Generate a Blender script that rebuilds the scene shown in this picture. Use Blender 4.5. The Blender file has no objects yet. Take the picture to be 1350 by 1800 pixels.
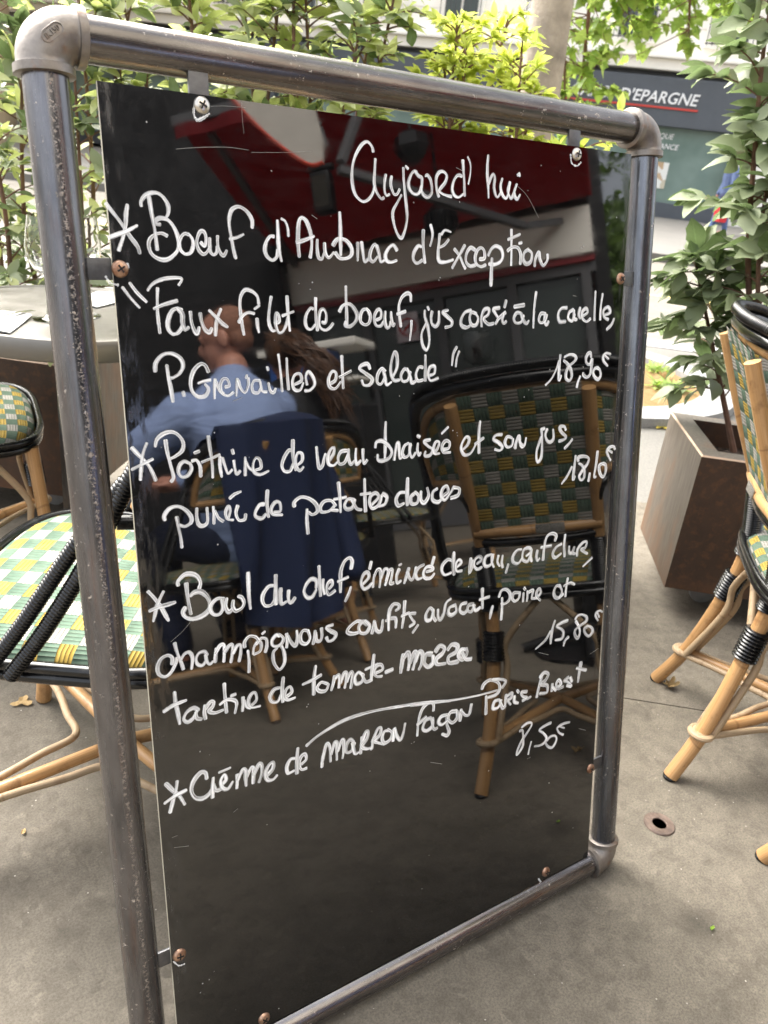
import bpy, bmesh, math, random
from mathutils import Vector, Matrix, Euler, noise
R = math.radians
rnd = random.Random(7)
S = bpy.context.scene
COL = S.collection

# ------------------------------------------------------------ camera, sky, sun, exposure
cd = bpy.data.cameras.new('camera'); cam = bpy.data.objects.new('camera', cd); COL.objects.link(cam)
cam.matrix_world = Matrix(((0.8304, 0.1429, -0.5386, -0.2134), (-0.5466, 0.3979, -0.7369, -0.6308),
                           (0.1090, 0.9062, 0.4085, 1.1446), (0, 0, 0, 1)))
cd.sensor_width = 36; cd.lens = 1442 / 1800 * 36; cd.clip_start = 0.02; cd.clip_end = 900
cd.dof.use_dof = True; cd.dof.focus_distance = 1.05; cd.dof.aperture_fstop = 10
S.camera = cam
SUN_EL = 50; SUN_AZ = (-0.12, 0.99)          # horizontal direction towards the sun
w = bpy.data.worlds.new('World'); S.world = w; w.use_nodes = True
nt = w.node_tree; bg = nt.nodes['Background']
sky = nt.nodes.new('ShaderNodeTexSky'); sky.sky_type = 'NISHITA'; sky.sun_disc = False
sky.sun_elevation = R(SUN_EL); sky.sun_rotation = math.atan2(SUN_AZ[0], SUN_AZ[1])
sky.dust_density = 6.0; sky.air_density = 1.0; sky.ozone_density = 0.6
hs = nt.nodes.new('ShaderNodeHueSaturation'); hs.inputs['Saturation'].default_value = 0.3      # thin white cloud over the blue
nt.links.new(sky.outputs[0], hs.inputs['Color']); nt.links.new(hs.outputs[0], bg.inputs[0]); bg.inputs[1].default_value = 0.15
sd = bpy.data.lights.new('sun', 'SUN'); sd.energy = 2.8; sd.angle = R(65); sd.color = (1.0, 0.95, 0.87)
sun = bpy.data.objects.new('sun', sd); COL.objects.link(sun)
dv = Vector((SUN_AZ[0], SUN_AZ[1], 0)).normalized() * math.cos(R(SUN_EL)); dv.z = math.sin(R(SUN_EL))
sun.rotation_euler = dv.to_track_quat('Z', 'Y').to_euler(); sun.location = (0, 0, 30)
S.view_settings.view_transform = 'Standard'; S.view_settings.look = 'None'; S.view_settings.exposure = 2.2
S.cycles.max_bounces = 10; S.cycles.transparent_max_bounces = 16; S.cycles.use_denoising = True
S.cycles.caustics_reflective = False; S.cycles.caustics_refractive = False
S.cycles.sample_clamp_indirect = 6

# ------------------------------------------------------------ node helpers
class Mat:
    def __init__(s, name):
        s.m = bpy.data.materials.new(name); s.m.use_nodes = True; s.nt = s.m.node_tree
        s.b = s.nt.nodes['Principled BSDF']; s.out = s.nt.nodes['Material Output']
    def n(s, t, **k):
        o = s.nt.nodes.new(t)
        for a, v in k.items(): setattr(o, a, v)
        return o
    def put(s, sock, v):
        if isinstance(v, bpy.types.NodeSocket): s.nt.links.new(v, sock)
        elif v is not None: sock.default_value = v if not (isinstance(v, tuple) and len(v) == 3 and sock.type == 'RGBA') else (*v, 1)
    def math(s, op, a, b=None, c=None):
        o = s.n('ShaderNodeMath', operation=op)
        s.put(o.inputs[0], a)
        if b is not None: s.put(o.inputs[1], b)
        if c is not None: s.put(o.inputs[2], c)
        return o.outputs[0]
    def mix(s, f, a, b, bt='MIX'):
        o = s.n('ShaderNodeMix', data_type='RGBA', blend_type=bt)
        s.put(o.inputs[0], f); s.put(o.inputs[6], a); s.put(o.inputs[7], b); return o.outputs[2]
    def ramp(s, f, stops):
        o = s.n('ShaderNodeValToRGB'); s.put(o.inputs[0], f); e = o.color_ramp.elements
        while len(e) < len(stops): e.new(0.5)
        for i, (p, c) in enumerate(stops):
            e[i].position = p; e[i].color = (*c, 1) if isinstance(c, tuple) else (c, c, c, 1)
        return o.outputs[0]
    def rng(s, f, a, b, c=0.0, d=1.0, smooth=False):
        o = s.n('ShaderNodeMapRange'); s.put(o.inputs[0], f)
        if smooth: o.interpolation_type = 'SMOOTHSTEP'
        for i, v in enumerate((a, b, c, d)): s.put(o.inputs[i + 1], v)
        return o.outputs[0]
    def noise(s, vec, scale, detail=4, rough=.55, dist=0.0):
        o = s.n('ShaderNodeTexNoise'); s.put(o.inputs['Vector'], vec); o.inputs['Scale'].default_value = scale
        o.inputs['Detail'].default_value = detail; o.inputs['Roughness'].default_value = rough; o.inputs['Distortion'].default_value = dist
        return o.outputs[0]
    def voro(s, vec, scale, feat='F1', out=0):
        o = s.n('ShaderNodeTexVoronoi', feature=feat); s.put(o.inputs['Vector'], vec); o.inputs['Scale'].default_value = scale
        return o.outputs[out]
    def obj(s): return s.n('ShaderNodeTexCoord').outputs['Object']
    def uv(s): return s.n('ShaderNodeTexCoord').outputs['UV']
    def sep(s, v):
        o = s.n('ShaderNodeSeparateXYZ'); s.put(o.inputs[0], v); return o.outputs
    def map(s, v, sc, rot=(0, 0, 0), loc=(0, 0, 0)):
        o = s.n('ShaderNodeMapping'); s.put(o.inputs[0], v); o.inputs['Scale'].default_value = sc
        o.inputs['Rotation'].default_value = rot; o.inputs['Location'].default_value = loc; return o.outputs[0]
    def isl(s): return s.n('ShaderNodeNewGeometry').outputs['Random Per Island']
    def set(s, base=None, rough=None, metal=None, ior=None, coat=None, trans=None, spec=None):
        for k, v in (('Base Color', base), ('Roughness', rough), ('Metallic', metal), ('IOR', ior), ('Coat Weight', coat),
                     ('Transmission Weight', trans), ('Specular IOR Level', spec)):
            if v is not None: s.put(s.b.inputs[k], v)
        return s
    def bump(s, h, dist=.002, strength=1.0):
        o = s.n('ShaderNodeBump'); s.put(o.inputs['Height'], h); o.inputs['Distance'].default_value = dist
        o.inputs['Strength'].default_value = strength; s.nt.links.new(o.outputs[0], s.b.inputs['Normal']); return s

def simple(name, col, rough=.6, metal=0.0, var=.25, scale=12, bump=0.0, ior=1.5):
    m = Mat(name); o = m.obj(); f = m.noise(o, scale, 6, .6)
    c = m.mix(m.rng(f, .3, .7), tuple(x * (1 - var) for x in col), tuple(min(1, x * (1 + var)) for x in col))
    m.set(c, m.rng(m.noise(o, scale * 3, 3), .3, .7, max(0, rough - .08), min(1, rough + .08)), metal, ior)
    if bump: m.bump(m.noise(o, scale * 8, 4), bump)
    return m.m

# ------------------------------------------------------------ mesh builder
def catmull(P, n=6, closed=False):
    P = [Vector(p) for p in P]; out = []; N = len(P)
    if N < 3 and not closed: return P
    for i in range(N if closed else N - 1):
        if closed: a, b, c, d = P[(i - 1) % N], P[i], P[(i + 1) % N], P[(i + 2) % N]
        else: a, b, c, d = P[max(i - 1, 0)], P[i], P[i + 1], P[min(i + 2, N - 1)]
        for k in range(n):
            t = k / n
            out.append(.5 * ((2 * b) + (c - a) * t + (2 * a - 5 * b + 4 * c - d) * t * t + (3 * b - a - 3 * c + d) * t ** 3))
    if not closed: out.append(P[-1])
    return out

class MB:
    def __init__(s): s.v = []; s.f = []; s.uv = []; s.mi = []
    def face(s, idx, uv=None, mi=0): s.f.append(tuple(idx)); s.uv.append(uv); s.mi.append(mi)
    def add(s, verts): i = len(s.v); s.v += [tuple(p) for p in verts]; return i
    def tube(s, path, r, seg=10, closed=False, caps=True, mi=0, u0=0.0, round_end=False):
        path = [Vector(p) for p in path]; n = len(path)
        rr = r if isinstance(r, (list, tuple)) else [r] * n
        if round_end and not closed:
            d0 = (path[0] - path[1]).normalized(); d1 = (path[-1] - path[-2]).normalized(); a, b = rr[0], rr[-1]
            path = [path[0] + d0 * a * .5] + [path[0] + d0 * a * .35] + path + [path[-1] + d1 * b * .35, path[-1] + d1 * b * .5]
            rr = [a * .45, a * .85] + list(rr) + [b * .85, b * .45]; n = len(path)
        T = []
        for i in range(n):
            a = path[(i - 1) % n] if closed or i > 0 else path[0]; b = path[(i + 1) % n] if closed or i < n - 1 else path[-1]
            T.append((b - a).normalized() if (b - a).length > 1e-9 else Vector((0, 0, 1)))
        t = T[0]; ref = Vector((0, 0, 1)) if abs(t.z) < .9 else Vector((1, 0, 0))
        N = (ref - t * ref.dot(t)).normalized(); base = len(s.v); L = 0; Ls = []
        for i in range(n):
            t = T[i]; N = (N - t * N.dot(t)).normalized(); B = t.cross(N)
            if i: L += (path[i] - path[i - 1]).length
            Ls.append(L)
            for k in range(seg):
                a = 2 * math.pi * k / seg
                s.v.append(tuple(path[i] + (N * math.cos(a) + B * math.sin(a)) * rr[i]))
        for i in range(n if closed else n - 1):
            j = (i + 1) % n; l1 = Ls[j] if j else L + .01
            for k in range(seg):
                k2 = (k + 1) % seg
                s.face((base + i * seg + k, base + i * seg + k2, base + j * seg + k2, base + j * seg + k),
                       [(u0 + k / seg, Ls[i]), (u0 + (k + 1) / seg, Ls[i]), (u0 + (k + 1) / seg, l1), (u0 + k / seg, l1)], mi)
        if caps and not closed:
            s.face([base + k for k in range(seg)][::-1], None, mi); s.face([base + (n - 1) * seg + k for k in range(seg)], None, mi)
    def wrap(s, path, r, pitch=.005, seg=10, amp=.14, mi=0):
        """tube wound with round strand: radius ripples once per turn"""
        P = catmull(path, 8); L = [0]
        for i in range(1, len(P)): L.append(L[-1] + (P[i] - P[i - 1]).length)
        n = max(2, int(L[-1] / pitch)) * 4; out = []; rr = []; j = 0
        for q in range(n + 1):
            d = L[-1] * q / n
            while j < len(L) - 2 and L[j + 1] < d: j += 1
            t = (d - L[j]) / max(1e-9, L[j + 1] - L[j]); out.append(P[j].lerp(P[j + 1], min(1, t)))
            rr.append(r * (1 - amp + amp * abs(math.sin(math.pi * q / 4))))
        s.tube(out, rr, seg, mi=mi)
    def box(s, c, d, M=None, mi=0, bev=0.0):
        bm = bmesh.new(); bmesh.ops.create_cube(bm, size=1)
        for v in bm.verts: v.co = Vector((v.co.x * d[0], v.co.y * d[1], v.co.z * d[2]))
        if bev: bmesh.ops.bevel(bm, geom=bm.edges[:], offset=bev, segments=2, profile=.6, affect='EDGES')
        s.bm(bm, (Matrix.Translation(c) @ M) if M is not None else Matrix.Translation(c), mi)
    def bm(s, bm, M=None, mi=0):
        b = len(s.v); bm.verts.ensure_lookup_table()
        for i, v in enumerate(bm.verts): v.index = i; s.v.append(tuple(M @ v.co if M is not None else v.co))
        for f in bm.faces: s.face([b + v.index for v in f.verts], None, mi)
        bm.free()
    def lathe(s, prof, seg=24, c=(0, 0, 0), mi=0, M=None):
        b = len(s.v); n = len(prof)
        for r, z in prof:
            for k in range(seg):
                a = 2 * math.pi * k / seg; p = Vector((r * math.cos(a), r * math.sin(a), z))
                if M is not None: p = M @ p
                s.v.append(tuple(p + Vector(c)))
        for i in range(n - 1):
            for k in range(seg):
                k2 = (k + 1) % seg
                s.face((b + i * seg + k, b + i * seg + k2, b + (i + 1) * seg + k2, b + (i + 1) * seg + k), None, mi)
        if prof[0][0] > 1e-5: s.face([b + k for k in range(seg)][::-1], None, mi)
        if prof[-1][0] > 1e-5: s.face([b + (n - 1) * seg + k for k in range(seg)], None, mi)
    def prism(s, poly, z0, z1, mi=0):
        n = len(poly); b = len(s.v)
        s.v += [(x, y, z0) for x, y in poly] + [(x, y, z1) for x, y in poly]
        s.face([b + i for i in range(n)][::-1], None, mi); s.face([b + n + i for i in range(n)], None, mi)
        for i in range(n):
            j = (i + 1) % n; s.face((b + i, b + j, b + n + j, b + n + i), None, mi)
    def grid(s, fn, nu, nv, mi=0, us=1.0, vs=1.0, flip=False):
        b = len(s.v)
        for j in range(nv + 1):
            for i in range(nu + 1): s.v.append(tuple(fn(i / nu, j / nv)))
        for j in range(nv):
            for i in range(nu):
                q = [b + j * (nu + 1) + i, b + j * (nu + 1) + i + 1, b + (j + 1) * (nu + 1) + i + 1, b + (j + 1) * (nu + 1) + i]
                u = [(i / nu * us, j / nv * vs), ((i + 1) / nu * us, j / nv * vs), ((i + 1) / nu * us, (j + 1) / nv * vs), (i / nu * us, (j + 1) / nv * vs)]
                if flip: q.reverse(); u.reverse()
                s.face(q, u, mi)
    def text(s, body, size, M, extrude=.002, shear=0.0, mi=0, align='CENTER'):
        cu = bpy.data.curves.new('t', 'FONT'); cu.body = body; cu.size = size; cu.extrude = extrude; cu.shear = shear
        cu.align_x = align; cu.align_y = 'CENTER'; cu.resolution_u = 3; cu.offset = size * .012
        o = bpy.data.objects.new('t', cu); COL.objects.link(o)
        me = bpy.data.meshes.new_from_object(o.evaluated_get(bpy.context.evaluated_depsgraph_get()))
        b = len(s.v); s.v += [tuple(M @ v.co) for v in me.vertices]
        for p in me.polygons: s.face([b + i for i in p.vertices], None, mi)
        bpy.data.objects.remove(o); bpy.data.curves.remove(cu); bpy.data.meshes.remove(me)
    def build(s, name, mat, parent=None, smooth=True, world=False, label=None, cat=None, group=None, kind=None, loc=None):
        me = bpy.data.meshes.new(name); vs = s.v
        if world and parent is not None:
            Mi = parent_world(parent).inverted(); vs = [tuple(Mi @ Vector(p)) for p in vs]
        if loc is not None: vs = [(p[0] - loc[0], p[1] - loc[1], p[2] - loc[2]) for p in vs]
        me.from_pydata(vs, [], s.f)
        if any(u is not None for u in s.uv):
            ul = me.uv_layers.new(name='UVMap'); k = 0; data = []
            for f, u in zip(s.f, s.uv): data += [c for p in (u or [(0, 0)] * len(f)) for c in p]
            ul.data.foreach_set('uv', data)
        for m in (mat if isinstance(mat, (list, tuple)) else [mat]): me.materials.append(m)
        me.polygons.foreach_set('material_index', s.mi)
        if smooth:
            me.polygons.foreach_set('use_smooth', [True] * len(s.f))
            try: me.set_sharp_from_angle(angle=R(38))
            except Exception: pass
        me.update()
        o = bpy.data.objects.new(name, me); COL.objects.link(o)
        if parent is not None: o.parent = parent
        if loc is not None: o.location = loc
        tag(o, label, cat, group, kind); return o

def parent_world(p):
    M = p.matrix_basis.copy() if p.parent is None else parent_world(p.parent) @ p.matrix_basis
    return M
def tag(o, label=None, cat=None, group=None, kind=None):
    for k, v in (('label', label), ('category', cat), ('group', group), ('kind', kind)):
        if v: o[k] = v
    return o
def thing(name, loc, rz, label, cat, group=None):
    o = bpy.data.objects.new(name, None); COL.objects.link(o); o.location = loc; o.rotation_euler = (0, 0, rz)
    o.empty_display_size = .1; return tag(o, label, cat, group)
def kids(o): return [c for c in bpy.data.objects if c.parent == o]
def copy_thing(o, loc, rz, label):
    def cp(x, par):
        c = x.copy(); COL.objects.link(c); c.parent = par
        for k in kids(x): cp(k, c)
        return c
    c = cp(o, None); c.location = loc; c.rotation_euler = (0, 0, rz); c['label'] = label; return c
def remesh(mb, name, mat, parent=None, voxel=.012, smooth=6, **k):
    o = mb.build(name, mat, parent, **k)
    m = o.modifiers.new('union', 'REMESH'); m.mode = 'VOXEL'; m.voxel_size = voxel
    m2 = o.modifiers.new('soft', 'SMOOTH'); m2.iterations = smooth; m2.factor = .5
    me = bpy.data.meshes.new_from_object(o.evaluated_get(bpy.context.evaluated_depsgraph_get()))
    o.modifiers.clear(); old = o.data; o.data = me; bpy.data.meshes.remove(old)
    me.polygons.foreach_set('use_smooth', [True] * len(me.polygons)); return o
def blob(mb, c, r, rot=None, seg=16):
    bm = bmesh.new(); bmesh.ops.create_uvsphere(bm, u_segments=seg, v_segments=max(8, seg * 2 // 3), radius=1)
    M = Matrix.Translation(c) @ (rot.to_matrix().to_4x4() if rot else Matrix()) @ Matrix.Diagonal((*r, 1)) if not isinstance(r, (int, float)) else Matrix.Translation(c) @ Matrix.Diagonal((r, r, r, 1))
    mb.bm(bm, M)
def limb(mb, pts, rad, seg=12):
    P = catmull(pts, 5); rr = []
    for i in range(len(P)):
        t = i / (len(P) - 1) * (len(rad) - 1); k = min(int(t), len(rad) - 2); rr.append(rad[k] + (rad[k + 1] - rad[k]) * (t - k))
    mb.tube(P, rr, seg); blob(mb, P[0], rr[0], seg=12); blob(mb, P[-1], rr[-1], seg=12)

# ------------------------------------------------------------ materials
def asphalt(name, c0, c1, spots, speck=.75):
    m = Mat(name); o = m.obj(); w = m.n('ShaderNodeTexNoise'); m.put(w.inputs[0], o); w.inputs['Scale'].default_value = 14; wo = m.mix(.05, o, w.outputs[1])
    big = m.noise(o, 1.1, 6, .65); mid = m.noise(wo, 16, 7, .72); fine = m.noise(o, 260, 5, .8)
    shade_tone = m.math('ADD', m.rng(m.sep(o)[0], -.5, 1.5, .1, .75), m.math('MULTIPLY', m.math('SUBTRACT', big, .5), 1.1)) if name == 'terrace_bitumen' else m.rng(big, .32, .68)     # terrace colour carries painted shade, darker to the left, plus random tone
    c = m.mix(m.math('MINIMUM', m.math('MAXIMUM', shade_tone, 0), 1), c0, c1)
    ag = m.n('ShaderNodeTexVoronoi', feature='F1'); m.put(ag.inputs[0], wo); ag.inputs['Scale'].default_value = 52; ag.inputs['Randomness'].default_value = 1
    rnd_ = m.sep(ag.outputs[1])
    stone = m.math('MULTIPLY', m.rng(ag.outputs[0], .60, .3), m.math('GREATER_THAN', rnd_[1], .3))
    c = m.mix(m.math('MULTIPLY', stone, .55), c, m.mix(.45, c, m.ramp(rnd_[0], [(0, tuple(x * .35 for x in c0)), (.5, c0), (1, tuple(x * 1.35 for x in c1))])))
    c = m.mix(m.rng(mid, .44, .68, 0, .55), c, tuple(x * .55 for x in c0)); c = m.mix(m.rng(fine, .42, .62, 0, .6), c, tuple(x * .45 for x in c0))
    sp = m.voro(m.map(o, (1, 1, 1), loc=(3.1, 1.7, 0)), 60); thin = m.math('GREATER_THAN', m.noise(o, 38, 2), .55)
    c = m.mix(m.math('MULTIPLY', m.rng(sp, .11, .04), m.math('MULTIPLY', m.math('MULTIPLY', thin, m.rng(mid, .3, .6)), speck)), c, (.6, .56, .5))
    st2 = m.voro(m.map(o, (1, 1, 1), loc=(1.3, 5.7, 0)), 2.3); c = m.mix(m.rng(m.math('ADD', st2, m.math('MULTIPLY', mid, .14)), .18, .11, 0, spots), c, tuple(x * .35 for x in c0))
    m.set(c, m.rng(mid, .3, .7, .75, .95), 0, None, spec=.3); m.bump(m.mix(.6, fine, stone), .0016, .7)
    return m.m
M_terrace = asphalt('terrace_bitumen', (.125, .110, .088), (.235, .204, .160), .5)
M_road = asphalt('road_asphalt', (.17, .156, .130), (.23, .21, .178), .1, .3)
def granite(name, a, b, joint=None):
    m = Mat(name); o = m.obj(); f = m.noise(o, 120, 4, .75); g = m.noise(o, 1.5, 4)
    c = m.mix(m.rng(f, .35, .65), a, b); c = m.mix(m.rng(g, .3, .75, 0, .35), c, tuple(x * .7 for x in a))
    m.set(c, .85); m.bump(f, .0008, .5); return m.m
M_walk = granite('pale_pavement', (.125, .12, .109), (.20, .189, .168))
M_kerb = granite('kerb_granite', (.24, .24, .24), (.38, .38, .37))
m = Mat('sandy_soil'); o = m.obj(); f = m.noise(o, 14, 8, .7)
m.set(m.mix(m.rng(f, .3, .7), (.22, .13, .045), (.33, .21, .09)), .95); m.bump(m.noise(o, 60, 6), .01); M_sand = m.m
m = Mat('potting_soil'); o = m.obj(); f = m.noise(o, 60, 8, .7)
m.set(m.mix(m.rng(f, .35, .65), (.02, .013, .01), (.13, .09, .07)), .95); m.bump(f, .01); M_soil = m.m

# steel pipe with mill scale, wear streaks, weld seam and rust flecks (u = around, v = along)
def pipe_mat(name, seam, dark=(.085, .085, .092), light=(.22, .215, .225), seam_k=.0):
    m = Mat(name); uv = m.uv(); x = m.sep(uv); o = m.obj()
    st = m.noise(m.map(uv, (3, 4, 1)), 1.6, 6, .65); st2 = m.noise(m.map(uv, (24, 7, 1)), 1.0, 5, .65)
    c = m.mix(m.rng(st, .32, .72), dark, light); c = m.mix(m.rng(st2, .55, .85, 0, .3), c, (.2, .19, .19))
    br = m.noise(m.map(uv, (7, 4, 1), loc=(3, 1, 0)), 2.2, 5); c = m.mix(m.rng(br, .52, .72, 0, .3), c, (.17, .09, .06))
    ch = m.noise(o, 150, 5, .7); chip = m.math('MULTIPLY', m.rng(ch, .63, .69), m.rng(m.noise(o, 11, 3), .46, .58))
    c = m.mix(chip, c, (.62, .54, .46))
    d = m.math('ABSOLUTE', m.math('SUBTRACT', m.math('ADD', x[0], m.math('MULTIPLY', m.noise(m.map(uv, (0, 30, 0)), 1, 3), .02)), seam + .01))
    sm = m.math('MULTIPLY', m.rng(d, .034, .006, 0, 1, True), m.rng(m.noise(m.map(uv, (34, 240, 1)), 1, 4, .75), .52, .6))
    c = m.mix(m.math('MULTIPLY', sm, seam_k), c, (.50, .42, .35))
    scr = m.noise(m.map(o, (30, 30, 2)), 6, 2); c = m.mix(m.rng(scr, .72, .76, 0, .5), c, (.6, .58, .56))
    dirt = m.math('MAXIMUM', chip, m.math('MULTIPLY', sm, seam_k))
    m.set(c, m.math('ADD', m.rng(st2, .3, .7, .17, .33), m.math('MULTIPLY', dirt, .35)), m.rng(dirt, 0, 1, .95, .1))
    m.bump(m.math('ADD', m.math('MULTIPLY', dirt, 1.0), m.math('MULTIPLY', ch, .3)), .0005, .4); return m.m
M_pipe = pipe_mat('pipe_steel', 0.255, seam_k=.6); M_pipe_top = pipe_mat('pipe_steel_dusty', .74, (.09, .083, .08), (.23, .215, .205)); M_pipe_right = pipe_mat('pipe_steel_blue', .02, (.09, .095, .107), (.21, .22, .245))
M_pipe_low = pipe_mat('pipe_steel_worn', .12, (.13, .122, .122), (.30, .285, .285))
m = Mat('cast_fitting'); o = m.obj(); f = m.noise(o, 28, 6, .65)
c = m.mix(m.rng(f, .3, .7), (.14, .122, .108), (.30, .272, .245)); c = m.mix(m.rng(m.noise(o, 55, 5), .55, .72, 0, .7), c, (.22, .12, .07))
m.set(c, m.rng(f, .3, .7, .36, .5), .75); m.bump(m.noise(o, 220, 4), .0006, .5); M_cast = m.m
m = Mat('screw_metal'); o = m.obj(); f = m.noise(o, 90, 4)
m.set(m.mix(m.rng(f, .4, .65), (.46, .30, .21), (.26, .13, .08)), .35, .85); M_screw = m.m
m = Mat('screw_bright'); m.set((.6, .56, .5), .28, .95); M_screw2 = m.m

# glossy black acrylic: dust, wipe marks, specks
m = Mat('black_acrylic'); o = m.obj(); x = m.sep(o)
wipe = m.noise(m.map(o, (3, 3, 16)), 6, 6, .65); grime = m.noise(o, 4, 5, .6); fine = m.noise(m.map(o, (60, 60, 60)), 6, 4, .7)
ex = m.rng(m.math('ABSOLUTE', x[0]), .345, .375, 0, 1, True)
edge = m.math('MULTIPLY', ex, m.rng(m.noise(m.map(o, (90, 90, 20)), 1, 5, .7), .47, .66))
tl = m.math('MULTIPLY', m.rng(x[0], -.16, -.36, 0, 1, True), m.rng(x[2], .3, .52, 0, 1, True))
smear = m.math('MULTIPLY', tl, m.rng(m.noise(m.map(o, (14, 14, 9)), 3, 6, .7), .42, .75))
sp = m.voro(o, 95); sel = m.math('GREATER_THAN', m.noise(m.map(o, (1, 1, 1), loc=(4, 2, 1)), 42, 2), .63)
speck = m.math('MULTIPLY', m.rng(sp, .12, .05), sel)
dirt = m.math('ADD', m.math('MULTIPLY', edge, .022), m.math('ADD', m.math('MULTIPLY', smear, .014), m.math('ADD', m.math('MULTIPLY', m.math('MULTIPLY', m.rng(wipe, .45, .75), m.rng(grime, .35, .65)), .007), .0012)))
base = m.mix(dirt, (.0012, .0012, .0014), (1, 1, 1)); base = m.mix(m.math('MULTIPLY', speck, .6), base, (.7, .7, .68))
m.set(base, m.math('ADD', m.rng(wipe, .35, .75, .008, .06), m.math('MULTIPLY', m.math('MAXIMUM', edge, speck), .4)), 0, 1.77)
M_panel = m.m
m = Mat('acrylic_edge'); m.set((.5, .47, .38), .45); M_edge = m.m

# paint-marker stroke (u across, v along): bristly, half transparent in streaks
m = Mat('white_marker'); uv = m.uv(); x = m.sep(uv)
fl = m.noise(m.map(uv, (3.0, 15, 1)), 1.0, 4, .7); fl2 = m.noise(m.map(uv, (1.6, 24, 1), loc=(9, 0, 0)), 1, 3); dry = m.noise(m.map(uv, (.4, 34, 1), loc=(2, 7, 0)), 1, 3)
body = m.math('ADD', m.math('MULTIPLY', fl, .8), m.math('MULTIPLY', m.math('ADD', fl2, dry), .25))
e = m.math('ABSOLUTE', m.math('SUBTRACT', x[0], .5)); al = m.rng(body, .5, .76, .25, 1.0)
al = m.math('MULTIPLY', al, m.rng(m.math('ADD', e, m.math('MULTIPLY', m.math('SUBTRACT', fl, .5), .3)), .52, .36))
tr = m.n('ShaderNodeBsdfTransparent'); mx = m.n('ShaderNodeMixShader')
m.set((.97, .985, 1.0), .5, 0); m.put(mx.inputs[0], al); m.nt.links.new(tr.outputs[0], mx.inputs[1]); m.nt.links.new(m.b.outputs[0], mx.inputs[2])
m.nt.links.new(mx.outputs[0], m.out.inputs[0]); M_ink = m.m
m = Mat('scratch_mark'); m.set((.36, .36, .34), .6); M_scr = m.m

# rattan and weave
def rattan(name, a, b, c2, rough=.35):
    m = Mat(name); o = m.obj(); uv = m.uv()
    g = m.noise(m.map(uv, (16, 3, 1)), 2, 6, .6); k = m.noise(o, 26, 5, .6)
    c = m.mix(m.rng(g, .3, .7), a, b); c = m.mix(m.rng(k, .56, .72, 0, .7), c, c2)
    nv = m.math('ADD', m.math('MULTIPLY', m.sep(uv)[1], 6.3), m.math('MULTIPLY', m.noise(o, 3, 2), 1.5)); nd = m.math('ABSOLUTE', m.math('SUBTRACT', m.math('FRACT', nv), .5))
    c = m.mix(m.rng(nd, .022, .008, 0, .55), c, c2); sc = m.noise(m.map(uv, (9, 26, 1), loc=(5, 1, 0)), 1.6, 5, .7); c = m.mix(m.rng(sc, .64, .70, 0, .6), c, tuple(x * .45 for x in c2))
    m.set(c, m.rng(k, .3, .7, rough - .08, rough + .14), 0, coat=.15); m.bump(g, .0006, .4); return m.m
M_tan = rattan('rattan_honey', (.37, .195, .074), (.52, .31, .14), (.2, .095, .035))
M_pale = rattan('rattan_bare', (.30, .205, .115), (.43, .32, .20), (.2, .12, .06), .6)
m = Mat('black_cane'); o = m.obj(); m.set(m.mix(m.rng(m.noise(o, 40, 4), .55, .75), (.005, .005, .0055), (.03, .029, .027)), m.rng(m.noise(o, 30, 3), .3, .7, .16, .28), 0); M_blk = m.m
def weave(name, swap=False):
    m = Mat(name); x = m.sep(m.uv()); U, V = (x[1], x[0]) if swap else (x[0], x[1])     # in cells
    fu = m.math('FRACT', U); fv = m.math('FRACT', V); iu = m.math('FLOOR', U); iv = m.math('FLOOR', V)
    par = m.math('ABSOLUTE', m.math('MODULO', m.math('ADD', iu, iv), 2.0)); par = m.math('LESS_THAN', m.math('ABSOLUTE', m.math('SUBTRACT', par, 1.0)), .5)
    yel = m.math('GREATER_THAN', m.math('ABSOLUTE', m.math('MODULO', iv, 2.0)), .5)
    def strands(f): return m.math('ABSOLUTE', m.math('SINE', m.math('MULTIPLY', f, math.pi * 4)))
    ga = strands(fu); gb = strands(fv)                                  # warp runs along V, weft along U
    crown_a = m.math('SINE', m.math('MULTIPLY', fv, math.pi)); crown_b = m.math('SINE', m.math('MULTIPLY', fu, math.pi))
    ha = m.math('ADD', m.math('MULTIPLY', m.math('POWER', ga, .5), .45), m.math('MULTIPLY', crown_a, .55))
    hb = m.math('ADD', m.math('MULTIPLY', m.math('POWER', gb, .5), .45), m.math('MULTIPLY', crown_b, .55))
    o = m.obj(); nz = m.noise(o, 45, 4, .6)
    green = m.mix(m.rng(nz, .3, .7), (.085, .132, .097), (.125, .175, .132)); white = m.mix(m.rng(nz, .3, .7), (.27, .26, .23), (.36, .345, .31)); yellow = m.mix(m.rng(nz, .3, .7), (.30, .205, .045), (.39, .28, .078))
    wc = m.mix(yel, white, yellow); col = m.mix(par, wc, green); g = m.mix(par, gb, ga)
    col = m.mix(m.rng(g, .38, .06, 0, .55), col, (.10, .10, .075))
    m.set(col, .7, 0, spec=.03); m.bump(m.mix(par, hb, ha), .0035, .9); return m.m
M_weave = weave('woven_cane')
m = Mat('tag_metal'); o = m.obj(); m.set(m.mix(m.rng(m.noise(m.map(o, (400, 10, 500)), 1, 2), .45, .6), (.42, .40, .36), (.22, .21, .19)), .4, .7); M_tag = m.m

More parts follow.
